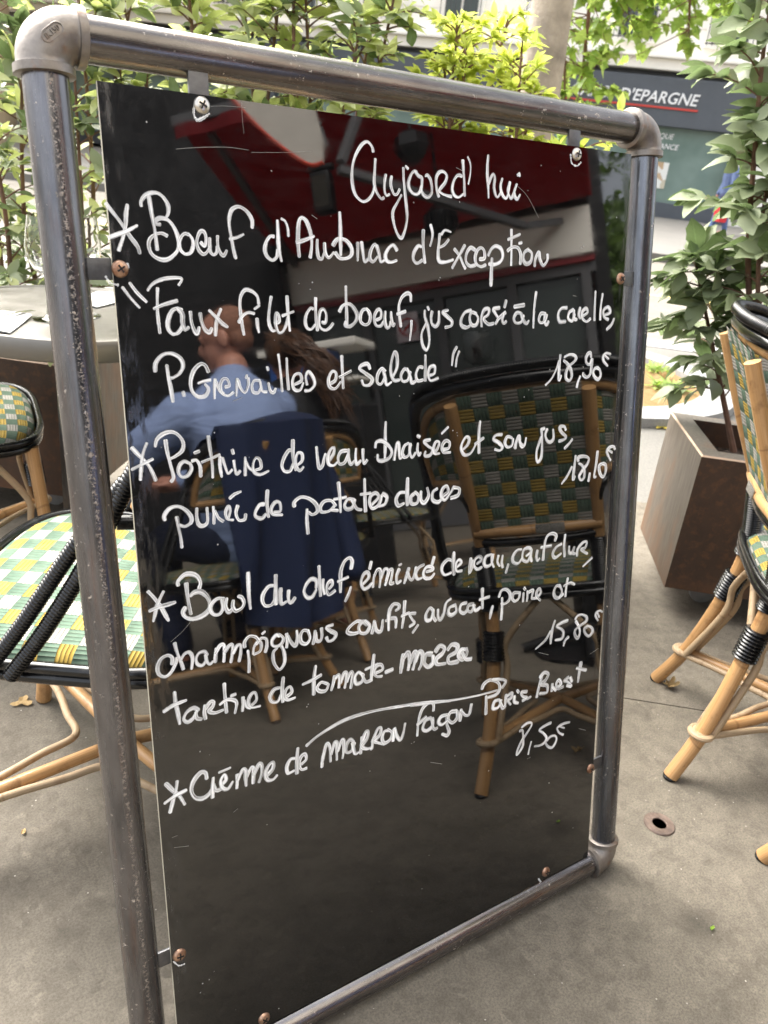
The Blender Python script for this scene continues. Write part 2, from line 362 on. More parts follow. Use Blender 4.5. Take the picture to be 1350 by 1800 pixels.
# corten / galvanised planter
m = Mat('planter_steel'); o = m.obj(); f = m.noise(m.map(o, (1, 1, .6)), 5, 8, .65); g = m.noise(o, 40, 6, .7); z = m.sep(o)[2]
c = m.mix(m.rng(f, .34, .66), (.035, .024, .018), (.085, .048, .03)); c = m.mix(m.rng(g, .5, .68, 0, .6), c, (.15, .07, .032))
c = m.mix(m.math('MULTIPLY', m.rng(z, .14, .0, 0, .7), m.rng(f, .3, .6)), c, (.26, .11, .045))
m.set(c, m.rng(g, .3, .7, .5, .7), .25); m.bump(g, .0008); M_cort = m.m
m = Mat('planter_bare_steel'); o = m.obj(); f = m.noise(m.map(o, (1.5, 1.5, .8)), 4, 8, .6); g = m.noise(m.map(o, (40, 40, 4)), 3, 5); z = m.sep(o)[2]
c = m.mix(m.rng(g, .35, .65), (.10, .084, .067), (.165, .143, .118)); c = m.mix(m.rng(m.math('ADD', f, m.math('MULTIPLY', z, -.30)), .40, .56, 0, .8), c, (.20, .105, .055))
m.set(c, .5, .35); M_plt = m.m

def leaf_mat(name, top, top2, under, trans=.25, rough=.4):
    m = Mat(name); x = m.sep(m.uv()); r = m.isl(); o = m.obj()
    c = m.mix(r, top, top2); rib = m.rng(m.math('ABSOLUTE', m.math('SUBTRACT', x[0], .5)), .05, .02)
    vein = m.math('ABSOLUTE', m.math('SINE', m.math('MULTIPLY', m.math('SUBTRACT', x[1], m.math('ABSOLUTE', m.math('SUBTRACT', x[0], .5))), 30)))
    c = m.mix(m.math('MULTIPLY', rib, .45), c, tuple(min(1, v * 1.9 + .03) for v in top)); c = m.mix(m.rng(m.noise(o, 90, 3), .4, .7, 0, .35), c, tuple(v * .65 for v in top))
    bf = m.n('ShaderNodeNewGeometry').outputs['Backfacing']; c = m.mix(bf, c, under)
    m.set(c, m.math('ADD', rough, m.math('MULTIPLY', bf, .25)), 0)
    tl = m.n('ShaderNodeBsdfTranslucent'); m.put(tl.inputs[0], m.mix(.5, c, tuple(min(1, v * 2.2) for v in top2))); mx = m.n('ShaderNodeMixShader'); mx.inputs[0].default_value = trans
    m.nt.links.new(m.b.outputs[0], mx.inputs[1]); m.nt.links.new(tl.outputs[0], mx.inputs[2]); m.nt.links.new(mx.outputs[0], m.out.inputs[0])
    m.bump(vein, .0006, .4); return m.m
M_elae = leaf_mat('oleaster_leaf', (.065, .11, .038), (.15, .205, .085), (.24, .28, .16), .3, .24)
M_elae2 = leaf_mat('oleaster_leaf_bright', (.25, .34, .085), (.42, .48, .16), (.45, .49, .25), .45, .28)
M_lime = leaf_mat('lime_leaf', (.32, .44, .05), (.58, .66, .12), (.48, .56, .15), .5)
M_plane = leaf_mat('plane_leaf', (.12, .23, .035), (.28, .38, .07), (.25, .33, .09), .42)
M_dkleaf = leaf_mat('street_leaf', (.06, .12, .025), (.13, .20, .05), (.12, .18, .06), .35)
M_bark = simple('twig_bark', (.16, .085, .055), .8, 0, .3, 30)
M_trunk = simple('plane_bark', (.34, .29, .23), .85, 0, .4, 8, .004)
M_zinc = simple('zinc_top', (.18, .17, .155), .42, .8, .05, 5)
M_zincrim = simple('zinc_rim', (.34, .325, .29), .33, .9, .15, 6)
M_iron = simple('black_iron', (.012, .012, .013), .45, .2, .3, 20)
m = Mat('clear_glass'); m.set((.97, .98, .98), .01, 0, 1.45, trans=1.0); M_glass = m.m
M_nap = simple('white_paper', (.78, .78, .76), .9, 0, .05, 30)
m = Mat('cutlery'); m.set((.7, .69, .66), .2, 1.0); M_cut = m.m
M_shop = simple('shop_grey', (.075, .085, .10), .5, 0, .1, 2)
M_stone = simple('white_stone', (.86, .83, .76), .85, 0, .05, 1.2)
M_tanst = simple('tan_stone', (.55, .42, .25), .85, 0, .12, 1.0)
m = Mat('window_glass'); m.set((.05, .065, .06), .06, 0, 1.6); M_win = m.m
m = Mat('shop_glass'); o = m.obj(); m.set(m.mix(m.rng(m.noise(o, .8, 3), .3, .7), (.13, .19, .165), (.24, .32, .285)), .12, 0, 1.5); M_swin = m.m
def flat(name, c, r=.6, mt=0.0):
    m = Mat(name); m.set(c, r, mt); return m.m
M_white = flat('sign_white', (.82, .82, .82)); M_red = flat('sign_red', (.55, .05, .035)); M_yel = flat('road_yellow', (.62, .48, .16), .8)

# ------------------------------------------------------------ setting: ground sheets, kerbs, roadway
TH = Vector((.643, .766, 0)); MH = Vector((.766, -.643, 0))          # across the terrace / along the planters
def mt(a, b, z=0): return MH * a + TH * b + Vector((0, 0, z))
def sheet(name, a0, a1, b0, b1, z, mat, n=1, **k):
    mb = MB(); mb.grid(lambda u, v: mt(a0 + (a1 - a0) * u, b0 + (b1 - b0) * v, z), n, n); return mb.build(name, mat, kind='structure', **k)
sheet('ground', -400, 400, -400, 400, -.14, M_road)
sheet('road', -120, 120, 5.86, 13.6, -.13, M_road)
mb = MB(); mb.grid(lambda u, v: mt(-120 + 240 * u, 9.35 + .14 * v, -.126), 1, 1); mb.build('road_marking', M_yel, kind='structure')
mb = MB(); P = [mt(-120, 2.386), mt(120, 2.386), mt(120, 5.56), mt(-120, 5.56)]; mb.prism([(p.x, p.y) for p in P], -.3, -.003); mb.build('pavement', M_walk, kind='structure', smooth=False)
mb = MB()
for i in range(-20, 24):
    P = [mt(i * 1.0 + .004, 5.564), mt(i * 1.0 + .996, 5.564), mt(i * 1.0 + .996, 5.86), mt(i * 1.0 + .004, 5.86)]; mb.prism([(p.x, p.y) for p in P], -.3, .002)
mb.build('kerb', M_kerb, kind='structure', smooth=False)
mb = MB(); P = [mt(-120, 13.6), mt(120, 13.6), mt(120, 27), mt(-120, 27)]; mb.prism([(p.x, p.y) for p in P], -.3, -.0); mb.build('far_pavement', M_walk, kind='structure', smooth=False)
# terrace: bitumen laid in bays, thin open joints between them
mb = MB(); js = [-9, -6.4, -4.4, -2.0, .5, 1.06, 2.38]; ks = [-14, -9, -5.2, -1.7, .79, 3.4, 7, 12]
js = [-12, -8.5, -5.2, -2.2, 1.06, 2.38]; ks = [-16, -11, -6.5, -2.6, 2.6, 7, 12]
for i in range(len(js) - 1):
    for j in range(len(ks) - 1):
        g = .0018; P = [mt(ks[j] + g, js[i] + g), mt(ks[j + 1] - g, js[i] + g), mt(ks[j + 1] - g, js[i + 1] - g), mt(ks[j] + g, js[i + 1] - g)]
        mb.prism([(p.x, p.y) for p in P], -.05, 0)
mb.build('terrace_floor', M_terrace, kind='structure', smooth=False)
mb = MB(); mb.grid(lambda u, v: mt(-20 + 40 * u, -14 + 16.3 * v, -.012), 1, 1); mb.build('joint_bed', simple('joint_dirt', (.06, .055, .05), .95), kind='structure')
# tree pit with granite ring
def stadium(r, half, n=28):
    out = []
    for i in range(n + 1): a = -math.pi / 2 + math.pi * i / n; out.append((half + r * math.cos(a), r * math.sin(a)))
    for i in range(n + 1): a = math.pi / 2 + math.pi * i / n; out.append((-half + r * math.cos(a), r * math.sin(a)))
    return out
pc = mt(.1, 4.36); ring_out = stadium(1.0, .78); ring_in = stadium(.80, .78)
mb = MB(); n = len(ring_in); vs = []
for (ax, ay), (bx, by) in zip(ring_out, ring_in):
    for (x, y), z in (((ax, ay), -.003), ((ax * 1.0, ay), .045), ((bx, by), .045), ((bx, by), -.06)): vs.append(pc + MH * x + TH * y + Vector((0, 0, z)))
b = mb.add(vs)
for i in range(n):
    j = (i + 1) % n
    for q in range(3): mb.face((b + i * 4 + q, b + j * 4 + q, b + j * 4 + q + 1, b + i * 4 + q + 1))
mb.build('tree_pit_kerb', M_kerb, kind='structure', smooth=False)
mb = MB(); b = mb.add([pc + Vector((0, 0, .022))] + [pc + MH * x + TH * y + Vector((0, 0, .012)) for x, y in ring_in])
for i in range(n): mb.face((b, b + 1 + i, b + 1 + (i + 1) % n))
mb.build('tree_pit_soil', M_sand, kind='structure')

# ------------------------------------------------------------ menu board
BW, BH, PR = .8236, 1.204, .0208
P0 = Vector((0, .26, 1.196)); U = Vector((1, 0, 0)); Vd = Vector((0, -.2160, -.9764)); Nn = Vector((0, .9764, -.2160))
cor = {'TL': P0 - U * .009 - Vd * .0055, 'TR': P0 + U * BW - Vd * .005, 'BR': P0 + U * BW + Vd * BH, 'BL': P0 + Vd * BH}
board = thing('menu_board', (.41, .09, 0), 0, 'tall glossy black menu board hand-lettered in white, framed in steel pipe', 'menu board')
def pipe(a, b, mat, seed):
    a, b = Vector(a), Vector(b); d = (b - a).normalized(); a = a + d * .03; b = b - d * .03
    q = random.Random(seed); n = 40; path = []
    for i in range(n + 1): path.append(a.lerp(b, i / n) + Vector([q.gauss(0, .00006) for _ in range(3)]))
    mb = MB(); mb.tube(path, PR, 36); return mb.build('pipe', mat, board, world=True)
pipe(cor['TL'], cor['BL'], M_pipe, 1); pipe(cor['TR'], cor['BR'], M_pipe_right, 2); pipe(cor['TL'], cor['TR'], M_pipe_top, 3); pipe(cor['BL'], cor['BR'], M_pipe_low, 4)
def elbow(P, d1, d2, mark=None):
    r = .027; path = [P + d1 * .037, P + d1 * .0365, P + d1 * .0292, P + d1 * .0285]; rad = [.0262, .0272, .0272, .0248]
    n = 12
    for i in range(n + 1):
        a = math.pi / 2 * i / n; path.append(P + d1 * (r - r * math.sin(a)) + d2 * (r - r * math.cos(a))); rad.append(.0242 + .0012 * math.sin(a * 2))
    path += [P + d2 * .0285, P + d2 * .0292, P + d2 * .0365, P + d2 * .037]; rad += [.0248, .0272, .0272, .0262]
    mb = MB(); mb.tube(path, rad, 32); e = mb.build('elbow', M_cast, board, world=True)
    if mark:
        c, ang, body, sz = mark; X = (U * math.cos(ang) - Vd * math.sin(ang)); Y = (U * -math.sin(ang) - Vd * math.cos(ang)); Z = -Nn
        M = Matrix(((X.x, Y.x, Z.x, c.x), (X.y, Y.y, Z.y, c.y), (X.z, Y.z, Z.z, c.z), (0, 0, 0, 1)))
        tb = MB(); tb.text(body, sz, M, .0016)
        ov = [M @ Vector((math.cos(t) * .006 + (.005 if math.cos(t) > 0 else -.005), math.sin(t) * .0052, 0)) for t in [2 * math.pi * k / 40 for k in range(40)]]
        tb.tube(ov, .0007, 6, closed=True); tb.build('casting_mark', M_cast, e, world=True)
    return e
elbow(cor['TL'], U, Vd, (cor['TL'] + U * .004 - Vd * .0055 * -1 - Nn * .0248, R(40), 'IK150', .0066))
elbow(cor['TR'], -U, Vd); elbow(cor['BR'], -U, -Vd); elbow(cor['BL'], U, -Vd)
# panel
pan_loc = Vector((.412, .118, .611)); pan_rx = -math.asin(.208)
panel = bpy.data.objects.new('panel', None)
mb = MB(); X0, X1, Z0, Z1, T = -.379, .365, -.585, .569, .004
for (a, b2, c, d, mi, fl) in (((X0, 0, Z0), (X1, 0, Z0), (X1, 0, Z1), (X0, 0, Z1), 0, 0), ((X1, T, Z0), (X0, T, Z0), (X0, T, Z1), (X1, T, Z1), 0, 0),
        ((X0, 0, Z1), (X1, 0, Z1), (X1, T, Z1), (X0, T, Z1), 1, 0), ((X1, 0, Z0), (X0, 0, Z0), (X0, T, Z0), (X1, T, Z0), 1, 0),
        ((X0, T, Z0), (X0, 0, Z0), (X0, 0, Z1), (X0, T, Z1), 1, 0), ((X1, 0, Z0), (X1, T, Z0), (X1, T, Z1), (X1, 0, Z1), 1, 0)):
    i = mb.add([a, b2, c, d]); mb.face((i, i + 1, i + 2, i + 3), None, mi)
bpy.data.objects.remove(panel)
panel = mb.build('panel', [M_panel, M_edge], board, smooth=False)
panel.location = pan_loc - board.location; panel.rotation_euler = (pan_rx, 0, 0)
PM = Matrix.Translation(pan_loc) @ Euler((pan_rx, 0, 0)).to_matrix().to_4x4()
def pl(x, v, y=0): return PM @ Vector((x, y, -v))
# brackets with screws
M_brk = simple('bracket_steel', (.12, .12, .125), .4, .7, .3, 60)
def bracket(x, v, dx, dv, mat):
    mb = MB(); L = .046
    c = (x + dx * (L / 2 - .012), .0066, -v - dv * (L / 2 - .012)); mb.box(c, (L if dx else .021, .0042, L if dv else .021), bev=.0006)
    o = mb.build('bracket', M_brk, board); o.location = pan_loc - board.location; o.rotation_euler = (pan_rx, 0, 0)
    sb = MB(); prof = [(.0001, -.0046)] + [(.0086 * math.sin(a), -.0046 * math.cos(a) * .95) for a in [R(15 * k) for k in range(1, 7)]] + [(.0086, 0)]
    MX = Matrix.Rotation(R(-90), 4, 'X')
    sb.lathe([(r, -z) for r, z in prof], 24, (x, 0, -v), 0, Matrix.Rotation(R(90), 4, 'X'))
    a = rnd.uniform(0, 1.5)
    for q in (a, a + math.pi / 2): sb.box((x, -.0043, -v), (.0085, .0012, .0016), Matrix.Rotation(q, 4, 'Y'), 1)
    s = sb.build('screw', [mat, M_iron], o)
for x, v, dx, dv, mt_ in ((-.277, -.5595, 0, -1, M_screw2), (.255, -.5595, 0, -1, M_screw2), (-.372, -.401, -1, 0, M_screw), (-.369, .408, -1, 0, M_screw),
                     (.358, -.399, 1, 0, M_screw), (.358, .405, 1, 0, M_screw), (.262, .567, 0, 1, M_screw), (-.262, .566, 0, 1, M_screw)): bracket(x, v, dx, dv, mt_)
# prop behind the board
mb = MB(); mb.tube([(.6, .262, 1.02), (.6, .66, .012)], .013, 16); mb.tube([(.52, .245, .99), (.68, .245, .99)], .011, 12); mb.build('prop_leg', M_pipe, board, world=True)

# handwriting: strokes in tenths of a millimetre on the panel: width, then x,v points
WRITING = [
('aujourdhui','46 -730,-5342 -748,-5394 -806,-5438 -875,-5409 -943,-5328 -996,-5222 -1020,-5105 -1017,-4980 -985,-4875 -918,-4811 -856,-4799 -792,-4834 -742,-4899 -721,-4973;47 -703,-5264 -712,-5164 -722,-5055 -716,-4974 -684,-4903 -628,-4844 -591,-4855;42 -561,-5108 -580,-5029 -580,-4937 -555,-4883 -514,-4897;44 -481,-5095 -495,-5016 -474,-4944 -444,-4899 -402,-4909 -370,-4960;47 -280,-5218 -249,-5196;49 -310,-5200 -305,-5066 -286,-4918 -266,-4760 -258,-4656 -278,-4541 -318,-4444 -350,-4418 -397,-4460 -442,-4553 -467,-4665 -455,-4731 -402,-4809 -341,-4898;50 -121,-5168 -158,-5175 -201,-5134 -236,-5053 -231,-4988 -182,-4934 -120,-4921 -70,-4956 -46,-5019;50 -146,-5176 -90,-5129 -46,-5111 -42,-5047 -48,-4971 -10,-4917 49,-4901 100,-4943 105,-5019 86,-5094 41,-5146 10,-5136;49 211,-4916 185,-4977 169,-5062 174,-5138 218,-5194 283,-5202 330,-5159 304,-5081 221,-4991 260,-4953 338,-4934 404,-4928;50 565,-5172 525,-5181 479,-5165 434,-5099 417,-5011 450,-4945 517,-4926 583,-4963;52 582,-5356 596,-5227 611,-5092 618,-4951;30 656,-5401 701,-5323 703,-5216 674,-5092;52 986,-5444 976,-5325 980,-5197 995,-5079 1005,-4954;50 1002,-5119 1042,-5201 1076,-5234 1101,-5186 1090,-5085 1116,-4996 1155,-4966 1197,-5011;51 1226,-5190 1200,-5102 1225,-5013 1289,-4961 1330,-5010 1356,-5153;49 1363,-5159 1331,-5060 1363,-4986 1390,-4967 1421,-5005 1473,-5136;51 1480,-5142 1440,-5057 1458,-4987 1496,-4963 1540,-5017;44 1486,-5254 1526,-5267;34 1511,-5281 1527,-5242'),
('boeuf','50 -3807,-4612 -3746,-4535 -3673,-4438 -3600,-4324 -3533,-4231 -3513,-4164;50 -3601,-4609 -3621,-4519 -3633,-4425 -3668,-4306 -3703,-4226 -3719,-4186;50 -3794,-4305 -3715,-4335 -3621,-4370 -3521,-4422;49 -3464,-4609 -3461,-4652 -3419,-4705 -3349,-4736 -3281,-4733 -3225,-4689 -3191,-4620 -3196,-4556 -3216,-4519;48 -3381,-4703 -3372,-4602 -3360,-4492 -3346,-4389 -3341,-4294 -3335,-4201;50 -3286,-4444 -3320,-4446 -3327,-4478 -3282,-4504 -3213,-4495 -3164,-4453 -3125,-4382 -3104,-4302 -3109,-4236 -3140,-4178 -3215,-4119 -3286,-4105 -3362,-4132 -3405,-4179 -3417,-4251 -3395,-4308 -3336,-4350 -3275,-4360 -3225,-4338;48 -2993,-4359 -3038,-4365 -3080,-4327 -3102,-4269 -3089,-4204 -3042,-4168 -2987,-4182 -2956,-4241 -2956,-4307 -2985,-4355;47 -2867,-4285 -2828,-4253 -2809,-4329 -2824,-4386 -2860,-4397 -2895,-4350 -2913,-4284 -2899,-4218 -2856,-4173 -2813,-4187 -2773,-4246;46 -2770,-4330 -2774,-4255 -2769,-4196 -2738,-4168 -2704,-4190 -2691,-4249;46 -2682,-4354 -2685,-4266 -2662,-4191 -2626,-4162 -2590,-4210;50 -2282,-4454 -2279,-4526 -2314,-4592 -2370,-4640 -2436,-4657 -2504,-4624 -2537,-4548 -2542,-4456 -2525,-4339 -2508,-4221 -2488,-4140;45 -2544,-4334 -2462,-4349 -2388,-4382;53 -2032,-4374 -2078,-4372 -2126,-4310 -2145,-4231 -2118,-4162 -2058,-4128 -2006,-4164 -1988,-4235;55 -1980,-4536 -1979,-4428 -1979,-4323 -1973,-4227 -1951,-4126;38 -1933,-4560 -1888,-4536 -1860,-4467 -1855,-4384'),
('aubrac','58 -1725,-4174 -1735,-4312 -1729,-4456 -1712,-4551 -1678,-4583 -1629,-4555 -1589,-4473 -1564,-4366 -1567,-4269 -1588,-4171;55 -1751,-4324 -1651,-4351 -1537,-4394;48 -1492,-4357 -1497,-4271 -1483,-4174 -1439,-4157 -1407,-4225;49 -1402,-4323 -1393,-4225 -1350,-4171 -1285,-4228;54 -1195,-4661 -1191,-4527 -1191,-4379 -1191,-4206;60 -1286,-4308 -1240,-4365 -1179,-4380 -1104,-4358 -1044,-4285 -1046,-4210 -1108,-4170 -1199,-4168 -1258,-4223;50 -958,-4344 -960,-4249 -962,-4149;54 -907,-4352 -890,-4239 -868,-4138 -820,-4164;54 -691,-4308 -730,-4332 -779,-4267 -796,-4178 -749,-4140 -692,-4193;55 -699,-4320 -668,-4232 -644,-4143 -596,-4157;58 -407,-4278 -456,-4334 -521,-4300 -571,-4222 -555,-4157 -490,-4139 -415,-4160'),
('exception','57 -44,-4328 -96,-4333 -155,-4258 -164,-4179 -112,-4134 -35,-4169;57 -16,-4519 -19,-4355 -4,-4236 8,-4143;49 92,-4585 122,-4492 111,-4412 85,-4342;62 233,-4483 221,-4376 209,-4255 227,-4168 317,-4156 442,-4186;46 259,-4484 311,-4532 401,-4516;49 217,-4322 305,-4358 375,-4424;54 467,-4316 551,-4236 608,-4141 646,-4087;54 631,-4364 551,-4250 479,-4153 435,-4090;58 800,-4312 724,-4337 661,-4267 654,-4170 720,-4116 814,-4132;59 878,-4203 954,-4218 951,-4302 903,-4342 837,-4313 802,-4229 823,-4146 900,-4112 976,-4135;63 1029,-4255 1075,-4333 1151,-4371 1240,-4338 1273,-4254 1236,-4182 1140,-4145 1042,-4150;66 1089,-4214 1084,-4080 1080,-3881;57 1409,-4581 1415,-4429 1421,-4286 1421,-4143;54 1354,-4458 1561,-4530;61 1350,-4320 1428,-4365 1528,-4361 1583,-4276 1578,-4161;44 1552,-4419 1602,-4428;66 1723,-4345 1653,-4307 1636,-4220 1690,-4163 1772,-4194 1787,-4296 1723,-4338;63 1848,-4137 1853,-4225 1912,-4314 1937,-4227 2005,-4147 2076,-4215 2076,-4289'),
('fauxfilet','40 -3712,-3835 -3644,-3738 -3559,-3639;40 -3637,-3878 -3572,-3785 -3485,-3695;43 -3462,-3809 -3407,-3870 -3314,-3913 -3201,-3931 -3099,-3925 -3134,-3862;43 -3360,-3828 -3371,-3718 -3378,-3604 -3376,-3498 -3369,-3386;51 -3411,-3628 -3312,-3666 -3166,-3703;58 -3121,-3611 -3172,-3626 -3225,-3602 -3267,-3525 -3278,-3438 -3241,-3378 -3179,-3382 -3122,-3445;59 -3161,-3626 -3118,-3572 -3119,-3484 -3098,-3414 -3060,-3433;53 -3028,-3590 -3024,-3492 -2998,-3402 -2968,-3372 -2943,-3431;54 -2923,-3575 -2912,-3490 -2880,-3410 -2833,-3379 -2805,-3418;50 -2819,-3603 -2742,-3527 -2680,-3466 -2626,-3430;50 -2687,-3617 -2731,-3527 -2752,-3447 -2764,-3347;49 -2244,-3669 -2257,-3747 -2320,-3801 -2396,-3815 -2448,-3757 -2466,-3670 -2463,-3573 -2453,-3456 -2437,-3347;48 -2490,-3476 -2443,-3543 -2376,-3577 -2305,-3566;42 -2297,-3615 -2240,-3649;46 -2274,-3512 -2272,-3442 -2259,-3368;47 -2090,-3742 -2111,-3648 -2128,-3539 -2126,-3450 -2095,-3384 -2061,-3378;47 -2057,-3458 -2005,-3477 -2008,-3548 -2036,-3568 -2050,-3508 -2047,-3428 -2016,-3357 -1964,-3366 -1920,-3436 -1894,-3516;48 -1896,-3747 -1894,-3647 -1888,-3516 -1876,-3374;43 -1962,-3537 -1892,-3561 -1822,-3581;49 -1572,-3609 -1607,-3614 -1657,-3554 -1678,-3472 -1657,-3400 -1603,-3383 -1553,-3429;51 -1532,-3726 -1536,-3603 -1533,-3490 -1519,-3371;47 -1455,-3458 -1412,-3457 -1398,-3540 -1433,-3603 -1476,-3582 -1497,-3500 -1487,-3407 -1421,-3369 -1358,-3393 -1314,-3440'),
('boeufjus','50 -1128,-3857 -1128,-3721 -1124,-3584 -1123,-3423;58 -1220,-3579 -1171,-3642 -1088,-3658 -1019,-3606 -979,-3525 -1008,-3455 -1079,-3405 -1141,-3417 -1140,-3458;52 -808,-3534 -843,-3593 -900,-3588 -936,-3524 -931,-3454 -867,-3418 -809,-3452 -801,-3546 -850,-3605;52 -708,-3474 -650,-3497 -642,-3567 -678,-3597 -722,-3557 -744,-3486 -716,-3409 -651,-3402 -606,-3449;50 -583,-3567 -591,-3484 -570,-3388 -526,-3387 -510,-3447;51 -495,-3560 -488,-3471 -466,-3404 -444,-3422;56 -202,-3689 -209,-3761 -262,-3779 -338,-3731 -380,-3636 -376,-3529 -354,-3390;51 -406,-3535 -285,-3566;44 -194,-3454 -201,-3344 -220,-3222;50 54,-3615 70,-3584;50 15,-3573 15,-3499 55,-3400 80,-3276 81,-3164 42,-3090 -14,-3142 -38,-3242 -23,-3328 39,-3425;56 125,-3559 110,-3486 127,-3411 183,-3379 230,-3434 233,-3558;60 373,-3575 293,-3551 367,-3495 441,-3437 426,-3381 336,-3364;60 749,-3568 651,-3544 589,-3455 601,-3381 677,-3355 731,-3370;57 837,-3526 760,-3543 729,-3469 764,-3386 841,-3385 872,-3467 815,-3542;58 941,-3366 938,-3483 980,-3574 1058,-3581 1049,-3515 972,-3457 1053,-3389 1143,-3396;59 1239,-3596 1137,-3580 1173,-3522 1221,-3454 1178,-3395;55 1345,-3536 1233,-3462 1189,-3412;59 1311,-3520 1291,-3444 1316,-3393 1361,-3418;59 1351,-3688 1324,-3604;64 1505,-3608 1682,-3630;57 1615,-3525 1544,-3526 1500,-3458 1538,-3397 1633,-3404 1677,-3490;57 1627,-3525 1667,-3438 1730,-3385 1772,-3419;58 1891,-3798 1865,-3591 1859,-3331;58 2066,-3511 1992,-3512 1959,-3434 1998,-3389 2071,-3414 2104,-3493;59 2078,-3520 2071,-3414 2112,-3361 2147,-3404;64 2492,-3586 2390,-3578 2331,-3499 2363,-3401 2479,-3399;61 2624,-3558 2548,-3523 2528,-3443 2609,-3405 2655,-3495;61 2638,-3549 2645,-3441 2699,-3422;61 2754,-3584 2734,-3494 2764,-3439;62 2842,-3474 2919,-3519 2888,-3574 2811,-3529 2818,-3438 2902,-3391 2980,-3427;58 3058,-3809 3060,-3618 3069,-3407;59 3211,-3773 3185,-3599 3186,-3414;64 3278,-3478 3387,-3514 3338,-3589 3245,-3543 3266,-3450 3354,-3412;60 3480,-3419 3431,-3336 3338,-3272'),
('grenailles','53 -3447,-3002 -3434,-3085 -3361,-3160 -3266,-3175 -3174,-3126 -3145,-3047 -3185,-2970 -3257,-2928 -3312,-2924;51 -3319,-3055 -3311,-2937 -3293,-2805 -3282,-2678;49 -3165,-2770 -3154,-2730;55 -2870,-2967 -2901,-3036 -2957,-3051 -3031,-2989 -3073,-2885 -3066,-2778 -3007,-2713 -2921,-2714 -2881,-2780 -2914,-2835;44 -2991,-2853 -2926,-2870 -2854,-2879;39 -2796,-2883 -2809,-2789 -2815,-2680;45 -2783,-2855 -2759,-2772 -2710,-2721;45 -2684,-2795 -2639,-2806 -2657,-2875 -2709,-2878 -2742,-2812 -2725,-2729 -2660,-2697 -2599,-2728;40 -2539,-2875 -2551,-2787 -2564,-2691;43 -2532,-2855 -2507,-2770 -2457,-2719 -2415,-2793 -2411,-2875;43 -2424,-2904 -2433,-2877;44 -2275,-2840 -2336,-2844 -2369,-2790 -2358,-2719 -2296,-2708 -2255,-2769;44 -2268,-2826 -2249,-2727 -2195,-2709;45 -2167,-2806 -2148,-2720 -2109,-2697 -2084,-2738;50 -2175,-2982 -2168,-2953;45 -2028,-3115 -2011,-2953 -1998,-2704;45 -1927,-3069 -1926,-2892 -1917,-2720;46 -1834,-2773 -1750,-2811 -1764,-2884 -1830,-2880 -1865,-2803 -1844,-2716 -1771,-2704 -1727,-2781;50 -1705,-2693 -1639,-2696 -1578,-2758 -1600,-2846 -1656,-2907 -1691,-2851 -1678,-2764'),
('salade','52 -1357,-2755 -1294,-2792 -1285,-2871 -1338,-2893 -1387,-2810 -1374,-2716 -1297,-2692 -1225,-2761;55 -1202,-3066 -1198,-2906 -1190,-2692;44 -1239,-2822 -1080,-2887;57 -813,-2901 -845,-2957 -926,-2947 -959,-2908 -879,-2850 -782,-2777 -816,-2710 -898,-2708 -929,-2765;52 -590,-2863 -640,-2893 -699,-2827 -708,-2732 -650,-2708 -591,-2794;52 -623,-2892 -591,-2794 -566,-2696 -498,-2720;55 -481,-2775 -412,-2896 -411,-3034 -445,-3084 -488,-2996 -506,-2859 -464,-2746 -378,-2741;53 -239,-2846 -300,-2870 -352,-2796 -326,-2724 -248,-2734 -213,-2831;54 -257,-2875 -213,-2774 -187,-2695 -116,-2719;54 -19,-2878 -81,-2881 -125,-2798 -99,-2718 -18,-2721;57 24,-3024 25,-2876 23,-2712;55 98,-2772 171,-2797 170,-2883 97,-2872 71,-2788 108,-2707 226,-2729;49 526,-3113 472,-3028 450,-2885;46 565,-3054 529,-2968 512,-2867'),
('prixa','63 2411,-2933 2404,-2824 2398,-2711 2406,-2587 2443,-2642;43 2389,-2853 2342,-2742 2257,-2614 2143,-2530;64 2483,-2854 2568,-2798 2636,-2709 2655,-2621 2611,-2566 2547,-2598 2535,-2675 2584,-2769 2676,-2822 2727,-2877 2682,-2922 2586,-2935 2493,-2906;61 2830,-2612 2792,-2546 2770,-2464;66 3034,-2884 3016,-2943 2960,-2926 2930,-2869 2949,-2800 3014,-2778 3052,-2845;66 3065,-2854 3060,-2737 3040,-2630 2972,-2595 2906,-2627 2896,-2657;67 3205,-2720 3134,-2714 3102,-2656 3144,-2585 3219,-2552 3265,-2609 3237,-2689 3176,-2722;60 3452,-2907 3362,-2925 3300,-2883 3313,-2814 3400,-2741;43 3336,-2892 3413,-2839'),
('poitrine','51 -3753,-2233 -3677,-2135 -3601,-2042 -3559,-1952 -3529,-1862;46 -3595,-2265 -3639,-2167 -3665,-2061 -3691,-1888;48 -3771,-2007 -3660,-2049 -3546,-2091;52 -3507,-2226 -3483,-2296 -3406,-2349 -3319,-2360 -3247,-2316 -3202,-2232 -3221,-2148 -3300,-2095 -3358,-2076;52 -3393,-2275 -3384,-2153 -3357,-2002 -3335,-1875 -3364,-1829;50 -3148,-2003 -3204,-2028 -3257,-1991 -3275,-1918 -3241,-1864 -3176,-1869 -3127,-1938 -3142,-2003;51 -3114,-2025 -3063,-2025 -3028,-1952 -3029,-1844;46 -3083,-2109 -3030,-2122;49 -2916,-2273 -2905,-2141 -2889,-1974 -2892,-1815;44 -3006,-2000 -2905,-2027 -2797,-2060;47 -2792,-2034 -2798,-1926 -2785,-1808;45 -2766,-2018 -2738,-1919 -2709,-1838 -2659,-1871;48 -2633,-1971 -2624,-1893 -2607,-1819 -2564,-1847;55 -2644,-2095 -2635,-2055;48 -2494,-1995 -2500,-1892 -2505,-1794;46 -2489,-1956 -2452,-1873 -2398,-1827;46 -2369,-1837 -2304,-1856 -2314,-1949 -2362,-1974 -2401,-1906 -2391,-1813 -2315,-1778 -2213,-1806'),
